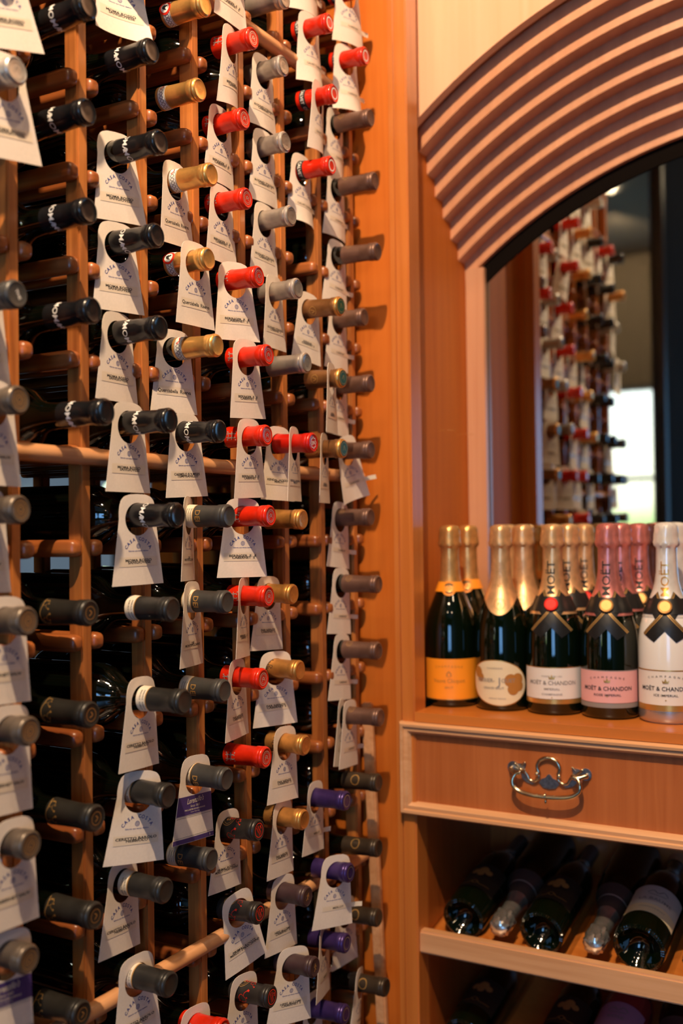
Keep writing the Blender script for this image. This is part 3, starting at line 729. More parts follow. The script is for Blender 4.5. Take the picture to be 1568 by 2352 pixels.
# tag: column, bottle, print, distance behind the tip, turn, swing
TAGS = [
 (-1, 0, 'moma', 0.014, -7.4, 13.7),
 (-1, 1, 'moma', 0.0202, -1.4, 7.7),
 (-1, 2, 'bronze', 0.0485, 3.8, 0.3),
 (-1, 3, 'bronze', 0.0364, 0.7, -1.0),
 (-1, 4, 'bronze', 0.0494, 1.1, -2.6),
 (-1, 5, 'bronze', 0.03, 1.9, -3.2),
 (-1, 6, 'bronze', 0.0271, 4.0, -4.4),
 (-1, 7, 'bronze', 0.0224, 2.5, -3.1),
 (-1, 8, 'loren', 0.0262, -2.5, -5.7),
 (1, 0, 'moma', 0.0471, -18.9, 0.4),
 (1, 2, 'moma', 0.0674, -9.6, 4.4),
 (1, 3, 'moma', 0.0609, -8.3, 2.1),
 (1, 4, 'moma', 0.0646, 3.4, -0.5),
 (1, 5, 'moma', 0.0621, 0.4, -0.4),
 (1, 6, 'moma', 0.0594, -7.5, 0.6),
 (1, 8, 'ceretto', 0.0625, 5.1, -2.7),
 (1, 9, 'ceretto', 0.0414, -21.1, -5.3),
 (1, 10, 'ceretto', 0.0626, 4.1, -4.4),
 (1, 11, 'ceretto', 0.0498, -4.6, 0.9),
 (2, 2, 'quer', 0.0578, 6.0, 3.7),
 (2, 3, 'quer', 0.0215, -0.2, 0.9),
 (2, 4, 'quer', 0.0674, -9.8, 0.1),
 (2, 5, 'carmelo', 0.0548, -4.0, 2.6),
 (2, 6, 'dei', 0.0621, 25.6, -1.2),
 (2, 7, 'dei', 0.0534, 16.6, -1.6),
 (2, 9, 'loren', 0.0469, -2.8, -3.4),
 (2, 11, 'ber', 0.0424, -3.3, -5.3),
 (3, 0, 'ber', 0.0356, 14.7, 6.9),
 (3, 1, 'ber', 0.0393, 4.2, 0.8),
 (3, 2, 'ber', 0.042, 4.1, 0.3),
 (3, 3, 'ber', 0.0394, -15.6, 3.1),
 (3, 4, 'ber', 0.0363, -2.4, 3.3),
 (3, 5, 'ber', 0.0288, 1.7, 2.1),
 (3, 6, 'ber', 0.0444, -23.0, -0.8),
 (3, 7, 'ber', 0.0399, 21.5, -2.9),
 (3, 8, 'far', 0.0413, 12.1, -0.6),
 (3, 10, 'primal', 0.0492, 2.1, -5.0),
 (3, 11, 'primal', 0.0367, -11.4, 10.8),
 (3, 12, 'primal', 0.0435, -4.2, -5.4),
 (4, 1, 'rodney', 0.0356, 2.7, 2.2),
 (4, 2, 'rodney', 0.0377, 1.2, 1.4),
 (4, 3, 'rodney', 0.0456, 2.7, -0.9),
 (4, 4, 'rodney', 0.0403, 8.7, 1.4),
 (4, 6, 'kendal', 0.0572, -4.1, -1.6),
 (4, 6, 'kendal', 0.0312, 17.9, 0.6),
 (4, 8, 'far', 0.0416, -2.4, -3.7),
 (4, 9, 'far', 0.0408, -20.6, -0.8),
 (4, 10, 'far', 0.0339, -1.2, -4.3),
 (4, 11, 'far', 0.0356, 4.5, -5.3),
 (4, 12, 'nero', 0.0402, -2.8, -3.6),
 (4, 13, 'nero', 0.035, -21.1, -5.7),
 (5, 0, 'calvet', 0.0381, -5.6, 4.8),
 (5, 1, 'calvet', 0.0356, -1.5, 6.9),
 (5, 2, 'calvet', 0.0269, 13.5, 4.7),
 (5, 3, 'calvet', 0.0518, 0.1, -0.1),
 (5, 4, 'green', 0.0551, -2.6, -4.8),
 (5, 5, 'green', 0.0196, 17.4, 1.7),
 (5, 6, 'green', 0.0336, 19.2, 0.5),
 (5, 7, 'purple', 0.0534, 7.0, -6.5),
 (5, 8, 'purple', 0.0236, -19.9, -5.4),
 (5, 9, 'purple', 0.0381, 16.0, -6.6),
 (5, 10, 'purple', 0.0555, 2.4, -6.7),
 (6, 0, 'brown', 0.029, -11.0, 4.7),
 (6, 1, 'brown', 0.0358, -9.7, 5.9),
 (6, 2, 'brown', 0.0641, 3.1, 4.0),
 (6, 3, 'brown', 0.0704, 1.8, -0.0),
 (6, 4, 'brown', 0.0733, -0.8, -3.0),
 (6, 5, 'brown', 0.0485, 0.9, -2.1),
 (6, 6, 'brown', 0.0586, 2.6, -3.1),
 (6, 7, 'brown', 0.046, -4.5, 13.2),
 (6, 8, 'brown', 0.0547, 2.6, -5.7),
 (6, 9, 'brown', 0.067, 1.0, -5.2),
 (6, 10, 'brown', 0.0654, 2.4, -6.2),
 (6, 11, 'brown', 0.0677, 14.7, -11.9),
 (6, 11, 'brown', 0.0549, 7.2, -4.9),
 (6, 14, 'ring', 0.0591, -2.3, -2.1),
 (6, 15, 'ring', 0.0457, 16.9, -13.5),
 (6, 16, 'ring', 0.0534, -19.1, 10.9),
]

COLX = lambda c: X0+P*c+.0445
PROTO = {}; seen = {}
colname = {-1: 'leftmost', 0: 'second', 1: 'third', 2: 'fourth', 3: 'fifth', 4: 'sixth', 5: 'seventh', 6: 'eighth'}
def axis_pt(b, s):
    c, i, k, y, z, kd = b; zb = Z0+.1058*k; L = D+.13-y
    return Vector((COLX(c), y+s, z+(zb-z)*s/L)), Vector((0, L, zb-z)).normalized()
rnd = random.Random(3); where = {}
cnt = {}
for b in BOTTLES:
    c, i, k, y, z, kd = b
    offtop = (c, i) in ((-1, 0), (1, 0), (5, 0)); offbot = (c, i) in ((6, 16),)
    if not offtop:
        cnt[c] = cnt.get(c, 0)+1; n = ORD[cnt[c]-1]
    if offtop: w_ = f'above the frame atop the {colname[c]} rack column'
    else: w_ = f'{n} from top in {colname[c]} rack column'
    where[(c, i)] = w_
    if kd not in PROTO: PROTO[kd] = bottle(kd); r = PROTO[kd]
    else: r = copy_tree(PROTO[kd])
    tip, d = axis_pt(b, 0)
    zax = -d; xax = Vector((1, 0, 0)); yax = zax.cross(xax).normalized()
    m = Matrix((xax, yax, zax)).transposed().to_4x4(); m.translation = tip
    roll = rnd.uniform(-PI, PI) if kd in ('moma',) else rnd.uniform(-.22, .22)
    r.matrix_world = m @ Matrix.Rotation(roll, 4, 'Z')
    tag(r, f'{CAPS[kd][3]} capped bottle, {w_}', 'wine bottle', 'wine bottles lying in the rack')
# bottles above the frame that only the mirror shows
mir = []
for n, (c, k, kd) in enumerate(((3, 7, 'red'), (3, 8, 'brown'), (2, 7, 'gold'), (2, 8, 'red'), (1, 7, 'moma'), (1, 8, 'silver'), (0, 6, 'moma'), (0, 7, 'red'), (-1, 6, 'gold'), (-1, 7, 'moma'))):
    r = copy_tree(PROTO[kd]); zc = Z0+.1058*k
    r.matrix_world = Matrix(((1, 0, 0, COLX(c)), (0, 0, -1, D-.062), (0, 1, 0, zc), (0, 0, 0, 1)))
    w_ = f'mirror-only, {colname[c]} rack column, {["sixth", "seventh", "eighth"][k-6]} row above eye level'
    mir.append((c, zc, n, w_)); tag(r, f'{CAPS[kd][3]} capped bottle {w_}', 'wine bottle', 'wine bottles lying in the rack')

# ---------------------------------------------------------------- neck tags
TEXTS = {'moma': ('MOMA ROSSO', 'SANGIOVESE'), 'quer': ('Querciabella  Riserva',), 'carmelo': ('CARMELO R 9 MESES', 'TEMPRANILLO'), 'dei': ('DEI', 'MONTEPULCIANO'),
         'ber': ('BERINGER  F.  E', 'CABERNET  S'), 'far': ('FAR NIENTE', 'CABERNET S'), 'primal': ('PRIMAL ROOTS', 'MERLOT SYRAH ZIFAND'), 'rodney': ('RODNEY STRONG', 'CABERNET  S'),
         'kendal': ('KENDAL JACKSON', 'MERLOT'), 'nero': ('HESS ALLOMI', 'CABERNET S'), 'ceretto': ('CERETTO BAROLO', 'NEBBIOLO'), 'calvet': ('CALVET CABERNET', ''),
         'green': ('KENDAL', 'CABERNET S'), 'purple': ('MERLOT', ''), 'brown': ('CABERNET', ''), 'ring': ('CABERNET', ''), 'bronze': ('CABERNET SAUV', '')}
def bend(bm, curl, lift):
    """curl: cylinder bend about the upright axis; lift: the lower edge comes forward"""
    for v in bm.verts:
        x, t, z = v.co.x, v.co.y, v.co.z
        dy = curl*(x/.039)**2*(.35+.65*min(1, max(0, -z)/.095))
        dy -= lift*(max(0, -z-.03)/.065)**2
        if x > .032: dy -= (x-.032)**2*14
        v.co.y = t+dy
        v.co.x = x*(1-abs(curl)*3.0*(abs(x)/.039)**2*min(1, max(0, -z)/.095)) if abs(x) < .041 else x
def outline_hit(a):
    side = [(.0280, -.019), (.0282, -.012), (.0272, -.004), (.0245, .003), (.020, .0072), (.012, .0095), (0, .0100)]
    pts = [(0, -.095), (.039, -.095)]+side; pts += [(-x, y) for x, y in reversed(pts[:-1])]
    cx_, cy_ = 0, -.019; dx, dy = math.cos(a), math.sin(a); best = None
    for (x0, y0), (x1, y1) in zip(pts, pts[1:]):
        ex, ey = x1-x0, y1-y0; den = dx*ey-dy*ex
        if abs(den) < 1e-12: continue
        t = ((x0-cx_)*ey-(y0-cy_)*ex)/den; s = ((x0-cx_)*dy-(y0-cy_)*dx)/den
        if t > 0 and -1e-6 <= s <= 1+1e-6 and (best is None or t < best): best = t
    return best
def card(kind, curl, lift):
    N = 72; ang = [2*PI*i/N for i in range(N)]
    for sx in (1, -1):
        a = math.atan2(-.095+.019, sx*.039) % (2*PI); j = min(range(N), key=lambda q: abs(ang[q]-a)); ang[j] = a
    bm = bmesh.new(); R = 8; G = {}
    for side, t in ((0, 0), (1, .0005)):
        for q in range(R+1):
            for i, a in enumerate(ang):
                T = outline_hit(a); rr = .019+(T-.019)*(q/R); G[side, q, i] = bm.verts.new((rr*math.cos(a), t, -.019+rr*math.sin(a)))
    for i in range(N):
        j = (i+1) % N
        for q in range(R):
            bm.faces.new((G[0, q, i], G[0, q+1, i], G[0, q+1, j], G[0, q, j])); bm.faces.new((G[1, q, i], G[1, q, j], G[1, q+1, j], G[1, q+1, i]))
        bm.faces.new((G[0, 0, i], G[0, 0, j], G[1, 0, j], G[1, 0, i])); bm.faces.new((G[0, R, i], G[1, R, i], G[1, R, j], G[0, R, j]))
    bend(bm, curl, lift); return bm
def lay(fn, name, m, parent, curl, lift, off):
    bm = bmesh.new(); fn(bm)
    if abs(curl)+abs(lift) > .002:
        for s in range(-3, 4): bmesh.ops.bisect_plane(bm, geom=list(bm.verts)+list(bm.edges)+list(bm.faces), plane_co=(s*.01, 0, 0), plane_no=(1, 0, 0), dist=1e-7)
    for v in bm.verts: v.co = Vector((v.co.x, -off, v.co.y))
    bend(bm, curl, lift)
    return flat(name, bm, m, parent)
def neck_tag(kind, curl, lift):
    root = empty('neck_tag'); cd = obj('card', card(kind, curl, lift), M['paper'], root)
    A = (cd, curl, lift)
    if kind == 'loren':
        def f(b, top):
            g = 10
            for i in range(g):
                u0, u1 = -1+2*i/g, -1+2*(i+1)/g; hw = lambda v: .0278+(.0112)*(-v-.019)/.076
                for v0, v1 in ((-.0385, -.050), (-.050, -.062)) if top else ((-.089, -.0945),):
                    b.faces.new([b.verts.new((u*hw(v), v, 0)) for u, v in ((u0, v0), (u0, v1), (u1, v1), (u1, v0))])
        lay(lambda b: f(b, True), 'purple_panel', M['navy'], *A, .0002)
        lay(lambda b: f(b, False), 'purple_border', M['navy'], *A, .0002)
        def f(b):
            put_uv(b, text_uv("Lorenzillo's", .0068, .72, .012, 'CENTER', .35), 0, -.0475, .04)
            put_uv(b, text_uv('Since 1683', .0030, 1, 0), 0, -.0525); put_uv(b, text_uv('FINE LOBSTER HOUSE & SEAFOOD', .0019, .95, .02), 0, -.0562); put_uv(b, text_uv('Cancun  Punta Cana', .0015, 1), 0, -.0590)
            rect_uv(b, -.033, -.0617, .033, -.0613)
        lay(f, 'lettering', M['cream'], *A, .0004)
        def f(b):
            for v, n in ((-.0638, 36), (-.0872, 42)):
                for i in range(n): x = (-.5+(i+.5)/n)*(.066 if n == 36 else .074); disc_uv(b, x, v, .0005, 6)
        lay(f, 'dotted_line', M['ink'], *A, .0003)
        return root
    def f(b):
        arc_text(b, 'CASA COSTA', .0042, 0, -.0635, .0200, 1.95, .95, .03); put_uv(b, text_uv('Sabores que tienen destino', .0016, 1.25, .02), 0, -.0562)
        ring_uv(b, 0, -.0500, .0025, .0030, 20); ring_uv(b, 0, -.0500, .0009, .0013, 10)
        for q in range(8): stroke_uv(b, [(.0013*math.cos(q*PI/4), -.05+.0013*math.sin(q*PI/4)), (.0025*math.cos(q*PI/4), -.05+.0025*math.sin(q*PI/4))], .0003, 0)
    lay(f, 'logo', M['blue'], *A, .0002)
    T = TEXTS[kind]; long = kind in ('calvet', 'brown', 'purple'); u0, u1 = (-.022, .052) if long else (-.029, .029)
    st = lay(lambda b: rect_uv(b, u0, -.0735 if not long else -.0705, u1, -.0625 if not long else -.0635, 24), 'name_strip', M['strip'], *A, .0003)
    def f(b):
        if len(T) == 1: put_uv(b, text_uv(T[0], .0046, 1.0, .025), 0, -.0700)
        elif long: put_uv(b, text_uv(T[0], .0030, 1.35, .02), .008, -.0685)
        else: put_uv(b, text_uv(T[0], .0030, 1.5 if len(T[0]) < 16 else 1.25, .04), 0, -.0678); put_uv(b, text_uv(T[1], .0030, 1.45 if len(T[1]) < 16 else 1.2, .04), .001, -.0703)
    lay(f, 'lettering', M['ink'], st, curl, lift, .0004)
    return root
TP = {}; usedtag = {}
CURL = {(5, 0): (.012, 0), (5, 1): (.012, .004), (5, 2): (.010, 0), (5, 3): (.010, .006), (6, 0): (.008, 0), (6, 1): (.012, .006), (6, 2): (.010, 0), (6, 3): (.006, 0), (6, 4): (.004, 0),
        (3, 0): (.012, 0), (3, 1): (.005, 0), (4, 1): (.005, 0), (4, 2): (.004, 0), (6, 7): (-.006, 0), (6, 15): (.010, 0), (1, 0): (-.008, .004), (6, 5): (.003, 0)}
BB = {(b[0], b[1]): b for b in BOTTLES}; nth = {}
def place_tag(kind, curl, o, psi, phi):
    key = (kind,)+curl
    if key not in TP: TP[key] = neck_tag(*key); r = TP[key]
    else: r = copy_tree(TP[key])
    m = Matrix.Rotation(math.radians(psi), 4, 'Z') @ Matrix.Rotation(-math.radians(phi), 4, 'Y'); m.translation = o; r.matrix_world = m; return r
for (c, i, kd, s, psi, phi) in TAGS:
    b = BB[(c, i)]; p_, d_ = axis_pt(b, s); o = p_+Vector((0, 0, interp(CP, -s)+.0004))
    r = place_tag(kd, CURL.get((c, i), (.0012, 0)), o, psi, phi)
    n = nth.get((c, i), 0); nth[(c, i)] = n+1
    how = 'purple-and-white' if kd == 'loren' else 'white'
    extra = {(4, 6, 0): 'broad ', (4, 6, 1): 'narrow edge-on ', (6, 11, 0): 'left-hand ', (6, 11, 1): 'right-hand '}.get((c, i, n), '')
    tag(r, f'{extra}{how} neck tag on bottle {where[(c, i)]}', 'bottle tag', 'neck tags hung on the rack bottles')
for (c, zc, n, w_) in mir:
    if n not in (1, 6):
        r = place_tag('ber', (.0012, 0), Vector((COLX(c), D-.022, zc+.0141)), rnd.uniform(-8, 12), rnd.uniform(-3, 3))
        tag(r, f'white neck tag {w_}', 'bottle tag', 'neck tags hung on the rack bottles')

# ---------------------------------------------------------------- champagne bottles on the worktop
BP = [(0, .0385), (.003, .0425), (.008, .0442), (.110, .0442), (.128, .0430), (.145, .0403), (.160, .0360), (.175, .0300), (.188, .0245), (.200, .0200), (.212, .0172), (.225, .0158), (.250, .0148), (.268, .0146)]
FP = [(.150, .0395), (.160, .0366), (.175, .0306), (.188, .0251), (.200, .0206), (.212, .0178), (.225, .0164), (.250, .0154), (.262, .0156), (.266, .0185), (.271, .0188), (.275, .0178), (.283, .0174), (.290, .0170), (.2955, .0162), (.2995, .0130), (.3010, .0060), (.3012, .0003)]
M['whiteglass'] = mat('white_lacquer', (.80, .76, .70), .16, 0, .5, .4)
M['foilgold'] = noisy(mat('champagne_gold_foil', (.78, .42, .14), .36, .75), (60, 60, 60), .2)
M['foilpale'] = noisy(mat('pale_gold_foil', (.82, .50, .24), .38, .7), (60, 60, 60), .2)
M['foilpink'] = noisy(mat('pink_foil', (.78, .27, .24), .34, .7), (60, 60, 60), .2)
M['foilwhite'] = noisy(mat('white_foil', (.82, .78, .72), .28, .35), (60, 60, 60), .1)
M['orange'] = mat('orange_label', (.95, .30, .012), .5)
M['whitelabel'] = mat('white_label', (.76, .69, .62), .5)
M['pinklabel'] = mat('pink_label', (.76, .38, .36), .5)
M['creamlabel'] = mat('cream_label', (.76, .62, .40), .5)
M['blackribbon'] = mat('black_ribbon', (.010, .010, .010), .4)
M['seal_red'] = mat('red_wax_seal', (.85, .015, .006), .5, 0, .3); M['goldseal'] = mat('old_gold_seal', (.50, .27, .08), .42, .5)
M['brown_print'] = mat('amber_print', (.42, .17, .03), .5); M['grey_ink'] = mat('grey_ink', (.25, .22, .20), .5)
for k_ in ('foilgold', 'foilpale', 'foilpink', 'foilwhite'):
    pass
def wr(name, fn, m, parent, th, prof=BP, off=.0005, step=.004, ref=None):
    bm = bmesh.new(); fn(bm); wrap(bm, prof, th, off, step, ref); return obj(name, bm, m, parent)
def foil(root, m, zlow, pointed, th, name='foil'):
    bm = bmesh.new(); n = 48; zs = [z for z, r in FP if z > zlow+.004]
    rings = []
    for j in range(n):
        a = 2*PI*j/n; dz = 0
        if pointed: dz = -pointed*max(0, math.cos(a-th))**3
        col = []
        zz_ = [zlow+dz+(zs[0]-zlow-dz)*q/4 for q in range(4)]+zs
        for z in zz_:
            r_ = interp(FP if z >= .150 else BP, z)+(.0004 if z < .150 else 0)
            if .262 < z < .2999: r_ *= 1+.045*math.cos(4*(a-th))+.035*math.sin(9*a+z*500)
            elif z > .21: r_ *= 1+.02*math.sin(7*a+z*160)
            col.append(bm.verts.new((r_*math.cos(a), r_*math.sin(a), z)))
        rings.append(col)
    for j in range(n):
        A, B_ = rings[j], rings[(j+1) % n]
        for q in range(len(A)-1): bm.faces.new((A[q], B_[q], B_[q+1], A[q+1]))
    return obj(name, bm, m, root)
def ribbon(root, th, m_seal, edge):
    L = [((-.026, .190), (.021, .128)), ((.026, .190), (-.021, .128))]
    rb = None
    for a, b in L:
        w_ = .0105; 
        def f(bm, a=a, b=b):
            d = Vector((b[0]-a[0], b[1]-a[1])).normalized(); n = Vector((-d.y, d.x)); G = []
            for i in range(15):
                t = i/14; G.append([bm.verts.new((a[0]+(b[0]-a[0])*t+n.x*w_*s, a[1]+(b[1]-a[1])*t+n.y*w_*s, 0)) for s in (-1, -.5, 0, .5, 1)])
            for i in range(14):
                for s in range(4): bm.faces.new((G[i][s], G[i][s+1], G[i+1][s+1], G[i+1][s]))
        o = wr('ribbon', f, M['blackribbon'], root, th, BP, .0012 if a[0] < 0 else .0009, .02, .034)
        sg = 1 if a[0] < 0 else -1
        def g(bm, a=a, b=b):
            d = Vector((b[0]-a[0], b[1]-a[1])).normalized(); n = Vector((-d.y, d.x))*(1 if a[0] < 0 else -1)
            for k_ in (.0088, .0065):
                stroke_uv(bm, [(a[0]+(b[0]-a[0])*t+n.x*k_, a[1]+(b[1]-a[1])*t+n.y*k_) for t in (0, .33, .66, 1)], .0012)
        wr('gold_edge', g, M['goldink'], o, th, BP, .0016 if a[0] < 0 else .0012, .02, .034)
    def f(bm): rect_uv(bm, -.034*PI, .163, .034*PI, .186, 60)
    wr('ribbon', f, M['blackribbon'], root, th, [(z, r+.0006) for z, r in FP], .0007, .5, .034)
    R_ = interp(BP, .174)+.0042; bm = bmesh.new(); lathe(bm, [(0, .0105), (.0012, .0108), (.0022, .0100), (.0018, .0085), (.0026, .0080), (.0026, .0003)], 32)
    o = obj('round_seal', bm, m_seal, root); o.location = (R_*math.cos(th), R_*math.sin(th), .174)
    o.rotation_euler = (0, PI/2-.38, th)
    return o
def champagne(kind, th):
    root = empty('champagne_bottle')
    bm = bmesh.new(); lathe(bm, [(.012, .0003), (.010, .012), (.001, .030), (0, .034)]+BP, 64); obj('glass_body', bm, M['whiteglass' if kind == 'ice' else 'deadglass'], root)
    if kind == 'veuve':
        fo = foil(root, M['foilgold'], .196, 0, th)
        bm = bmesh.new(); lathe(bm, [(.190, .0250), (.190, .0258), (.205, .0200), (.206, .0194)], 48); cb = obj('neck_collar', bm, M['orange'], root)
        wr('neck_collar', lambda b: disc_uv(b, 0, .1955, .0122), M['orange'], cb, th, BP, .0014)
        wr('medallion', lambda b: (disc_uv(b, 0, .1955, .0085)), M['ink'], cb, th, BP, .0019); wr('medallion', lambda b: (ring_uv(b, 0, .1955, .0050, .0060)), M['goldink'], cb, th, BP, .0022)
        wr('foil_lettering', lambda b: put_uv(b, text_uv('Clicquot', .0055, 1), .002, .232, PI/2), M['brown_print'], fo, th, FP, .0004)
        lb = wr('label', lambda b: rect_uv(b, -.052, .014, .052, .080, 48, 4), M['orange'], root, th)
        def f(b):
            arc_text(b, 'CHAMPAGNE', .0038, 0, -.140, .206, .21, 1.1); put_uv(b, text_uv('Veuve Clicquot', .0068, .92, .008), 0, .041); put_uv(b, text_uv('BRUT', .0035, 1.2, .01), 0, .0315)
            arc_text(b, 'REIMS FRANCE', .0026, 0, .240, .220, .16, 1.1); ring_uv(b, 0, .0545, .0034, .0042, 20); stroke_uv(b, [(-.004, .0510), (0, .0595), (.004, .0510)], .0009)
        wr('lettering', f, M['brown_print'], lb, th, off=.0008)
        wr('gold_line', lambda b: (rect_uv(b, -.052, .0125, .052, .0140, 48, 1)), M['gold'], lb, th, off=.0006)
    elif kind == 'perrier':
        fo = foil(root, M['foilpale'], .182, .028, th)
        wr('foil_lettering', lambda b: (put_uv(b, text_uv('Perrier-Jouet', .0055, 1.0, .01, 'CENTER', .3), .002, .218, PI/2), ring_uv(b, 0, .172, .0085, .0092), ring_uv(b, 0, .172, .0062, .0066), put_uv(b, text_uv('PJ', .006, 1, .01), 0, .169)), M['brown_print'], fo, th, FP, .0004)
        def f(b):
            n = 44
            def P(r, a): x = r*.050*math.cos(a)*(1+.0*r); y = r*.0355*math.sin(a); return (x, .046+y+.006*(x/.05)*r*-1*.6*math.cos(a)*0+.1*x*(-1)*r*.6)
            prev = None; c0 = b.verts.new((0, .046, 0))
            for q in range(1, 7):
                cur = [b.verts.new((*P(q/6, 2*PI*i/n), 0)) for i in range(n)]
                for i in range(n):
                    j = (i+1) % n; b.faces.new((c0, cur[i], cur[j]) if prev is None else (prev[i], cur[i], cur[j], prev[j]))
                prev = cur
        wr('label_rim', lambda b: (f(b), [setattr(v.co, 'x', v.co.x*1.035) or setattr(v.co, 'y', .046+(v.co.y-.046)*1.04) for v in b.verts]), M['gold'], root, th-.1, BP, .0004, .5)
        lb = wr('label', f, M['creamlabel'], root, th-.1, BP, .0007, .5)
        wr('lettering', lambda b: (put_uv(b, text_uv('PERRIER-', .0062, 1.0, .012), -.020, .047), put_uv(b, text_uv('J', .012, 1.2, .01), .004, .043), put_uv(b, text_uv('OUET', .0062, 1.0, .012), .018, .047), put_uv(b, text_uv('GRAND BRUT', .0036, 1.1, .015), -.006, .036), put_uv(b, text_uv('CHAMPAGNE', .0028, 1.1), -.004, .068), put_uv(b, text_uv('EPERNAY FRANCE', .0022, 1.1), 0, .020)), M['grey_ink'], lb, th-.1, BP, .0011)
        def f2(b):
            for (u, v, r) in ((-.036, .062, .009), (-.030, .054, .007), (.022, .050, .0105), (.034, .052, .0095), (.026, .036, .0095), (.035, .041, .009)): disc_uv(b, u, v, r, 16)
        wr('painted_flower', f2, M['brown_print'], lb, th-.1, BP, .0010)
    else:
        fm = {'moet': 'foilpale', 'rose': 'foilpink', 'ice': 'foilwhite'}[kind]
        fo = foil(root, M[fm], .158, 0, th)
        lm = {'moet': M['ink'], 'rose': M['ink'], 'ice': M['gold']}[kind]
        wr('foil_lettering', lambda b: put_uv(b, text_uv('MO\u00cbT', .0125, 1.15, .012), .0045, .215, PI/2), lm, fo, th, FP, .0004)
        ribbon(root, th, M['seal_red'] if kind == 'moet' else M['goldseal'], None)
        if kind == 'ice':
            lb = wr('label', lambda b: rect_uv(b, -.056, .028, .056, .080, 48, 4), M['whitelabel'], root, th, BP, .0004)
            wr('gold_line', lambda b: (rect_uv(b, -.056, .079, .056, .0808, 48, 1), rect_uv(b, -.056, .0195, .056, .0285, 48, 1)), M['gold'], lb, th, off=.0007)
            M.setdefault('silverband', mat('silver_dot_print', (.55, .52, .50), .25, .8))
            bm = bmesh.new(); lathe(bm, [(.002, .0420), (.004, .0436), (.0085, .0446), (.0190, .0446)], 64); obj('base_band', bm, M['silverband'], root)
            t3 = ('ICE IMPERIAL'); y0_ = .050
        else:
            lb = wr('label', lambda b: rect_uv(b, -.056, .026, .056, .075, 48, 4), M['whitelabel' if kind == 'moet' else 'pinklabel'], root, th)
            wr('gold_line', lambda b: (rect_uv(b, -.056, .0745, .056, .0757, 48, 1), rect_uv(b, -.056, .0185, .056, .0255, 48, 1)), M['gold'] if kind == 'moet' else M['grey_ink'], lb, th, off=.0007)
            t3 = {'moet': 'IMPERIAL', 'rose': 'ROSE IMPERIAL'}[kind]; y0_ = .0485 if kind == 'moet' else .045
        def f(b):
            put_uv(b, text_uv('MO\u00cbT & CHANDON', .0064, .98, .016), 0, y0_); put_uv(b, text_uv(t3, .0036, 1.25, .012), 0, y0_-.0085)
            arc_text(b, 'CHAMPAGNE', .0032, 0, -.05+(-.006 if kind == 'rose' else 0), .120, .42, 1.1) if kind != 'moet' else put_uv(b, text_uv('FONDE    EN 1743', .0024, 1.2), 0, .0605)
            if kind == 'moet': put_uv(b, text_uv('CHAMPAGNE', .0032, 1.2, .01), 0, .032)
        wr('lettering', f, M['ink'] if kind != 'moet' else M['grey_ink'], lb, th, off=.0010)
        def f(b):
            [poly_uv(b, [(x, y+(-.004 if kind != 'ice' else 0)) for x, y in [(-.004, .0610), (.004, .0610), (.0052, .0660), (.0022, .0635), (0, .0685), (-.0022, .0635), (-.0052, .0660)]])]; disc_uv(b, 0, .036 if kind != 'moet' else .0285, .0012, 5)
        wr('crown_emblem', f, M['gold'], lb, th, off=.0011)
    return root
ch = {'veuve': ((1.657, .727), (1.7455, .731)), 'perrier': ((1.657, .636), (1.763, .635), (1.838, .690)), 'moet': ((1.657, .5475), (1.7455, .5486), (1.834, .5485)), 'rose': ((1.657, .458), (1.7455, .4615), (1.834, .4530)), 'ice': ((1.657, .368), (1.7455, .3725), (1.834, .364))}
LK = {'veuve': 'champagne bottle with orange label', 'perrier': 'champagne bottle with oval floral label', 'moet': 'champagne bottle with white label and red seal', 'rose': 'champagne bottle with pink label and foil', 'ice': 'white lacquered champagne bottle with black ribbon'}
RW = ['standing in the front row', 'in the middle row behind its twin', 'in the back row closest to the mirror']
for kd, L in ch.items():
    pr = None
    for j, (x, y) in enumerate(L):
        th = PI+math.atan2(L[0][1], L[0][0])-.10
        if pr is None: pr = champagne(kd, th); r = pr
        else: r = copy_tree(pr)
        r.location = (x, y, CT+.0002); r.rotation_euler = (0, 0, [0, -.08, .1][j])
        tag(r, f'{LK[kd]}, {RW[j]}', 'champagne bottle', f'champagne bottles on the worktop')

# ---------------------------------------------------------------- bottles on the sloping shelves
SB = [(0, .0003), (.001, .030), (.0, .034), (.003, .0385), (.008, .040), (.150, .040), (.172, .0375), (.188, .0320), (.204, .0235), (.218, .0170), (.235, .0146), (.290, .0138), (.291, .0150), (.297, .0150), (.298, .0003)]
PUNT = [(.028, .0003), (.0275, .004), (.026, .009), (.0225, .015), (.017, .021), (.009, .027), (.003, .031), (.0, .034), (.003, .0385), (.008, .040)]
M['barlabel'] = mat('grey_white_label', (.62, .56, .50), .5); M['dimlabel'] = mat('dark_gold_label', (.022, .014, .008), .5); M['cork'] = noisy(mat('cork', (.45, .22, .10), .8), (200, 200, 200), .2)
M['pinkwine'] = mat('rose_wine_glass', (.28, .03, .03), .06, 0, .6, .4); M['foilsilver'] = noisy(mat('silver_foil', (.92, .86, .76), .24, .9), (80, 80, 80), .25); M['dkfoil'] = mat('dark_red_foil', (.12, .02, .02), .35, .3); M['violetlabel'] = mat('violet_label', (.42, .22, .34), .5)
M['capdark'] = mat('smoky_neck_foil', (.10, .07, .06), .3, .5)
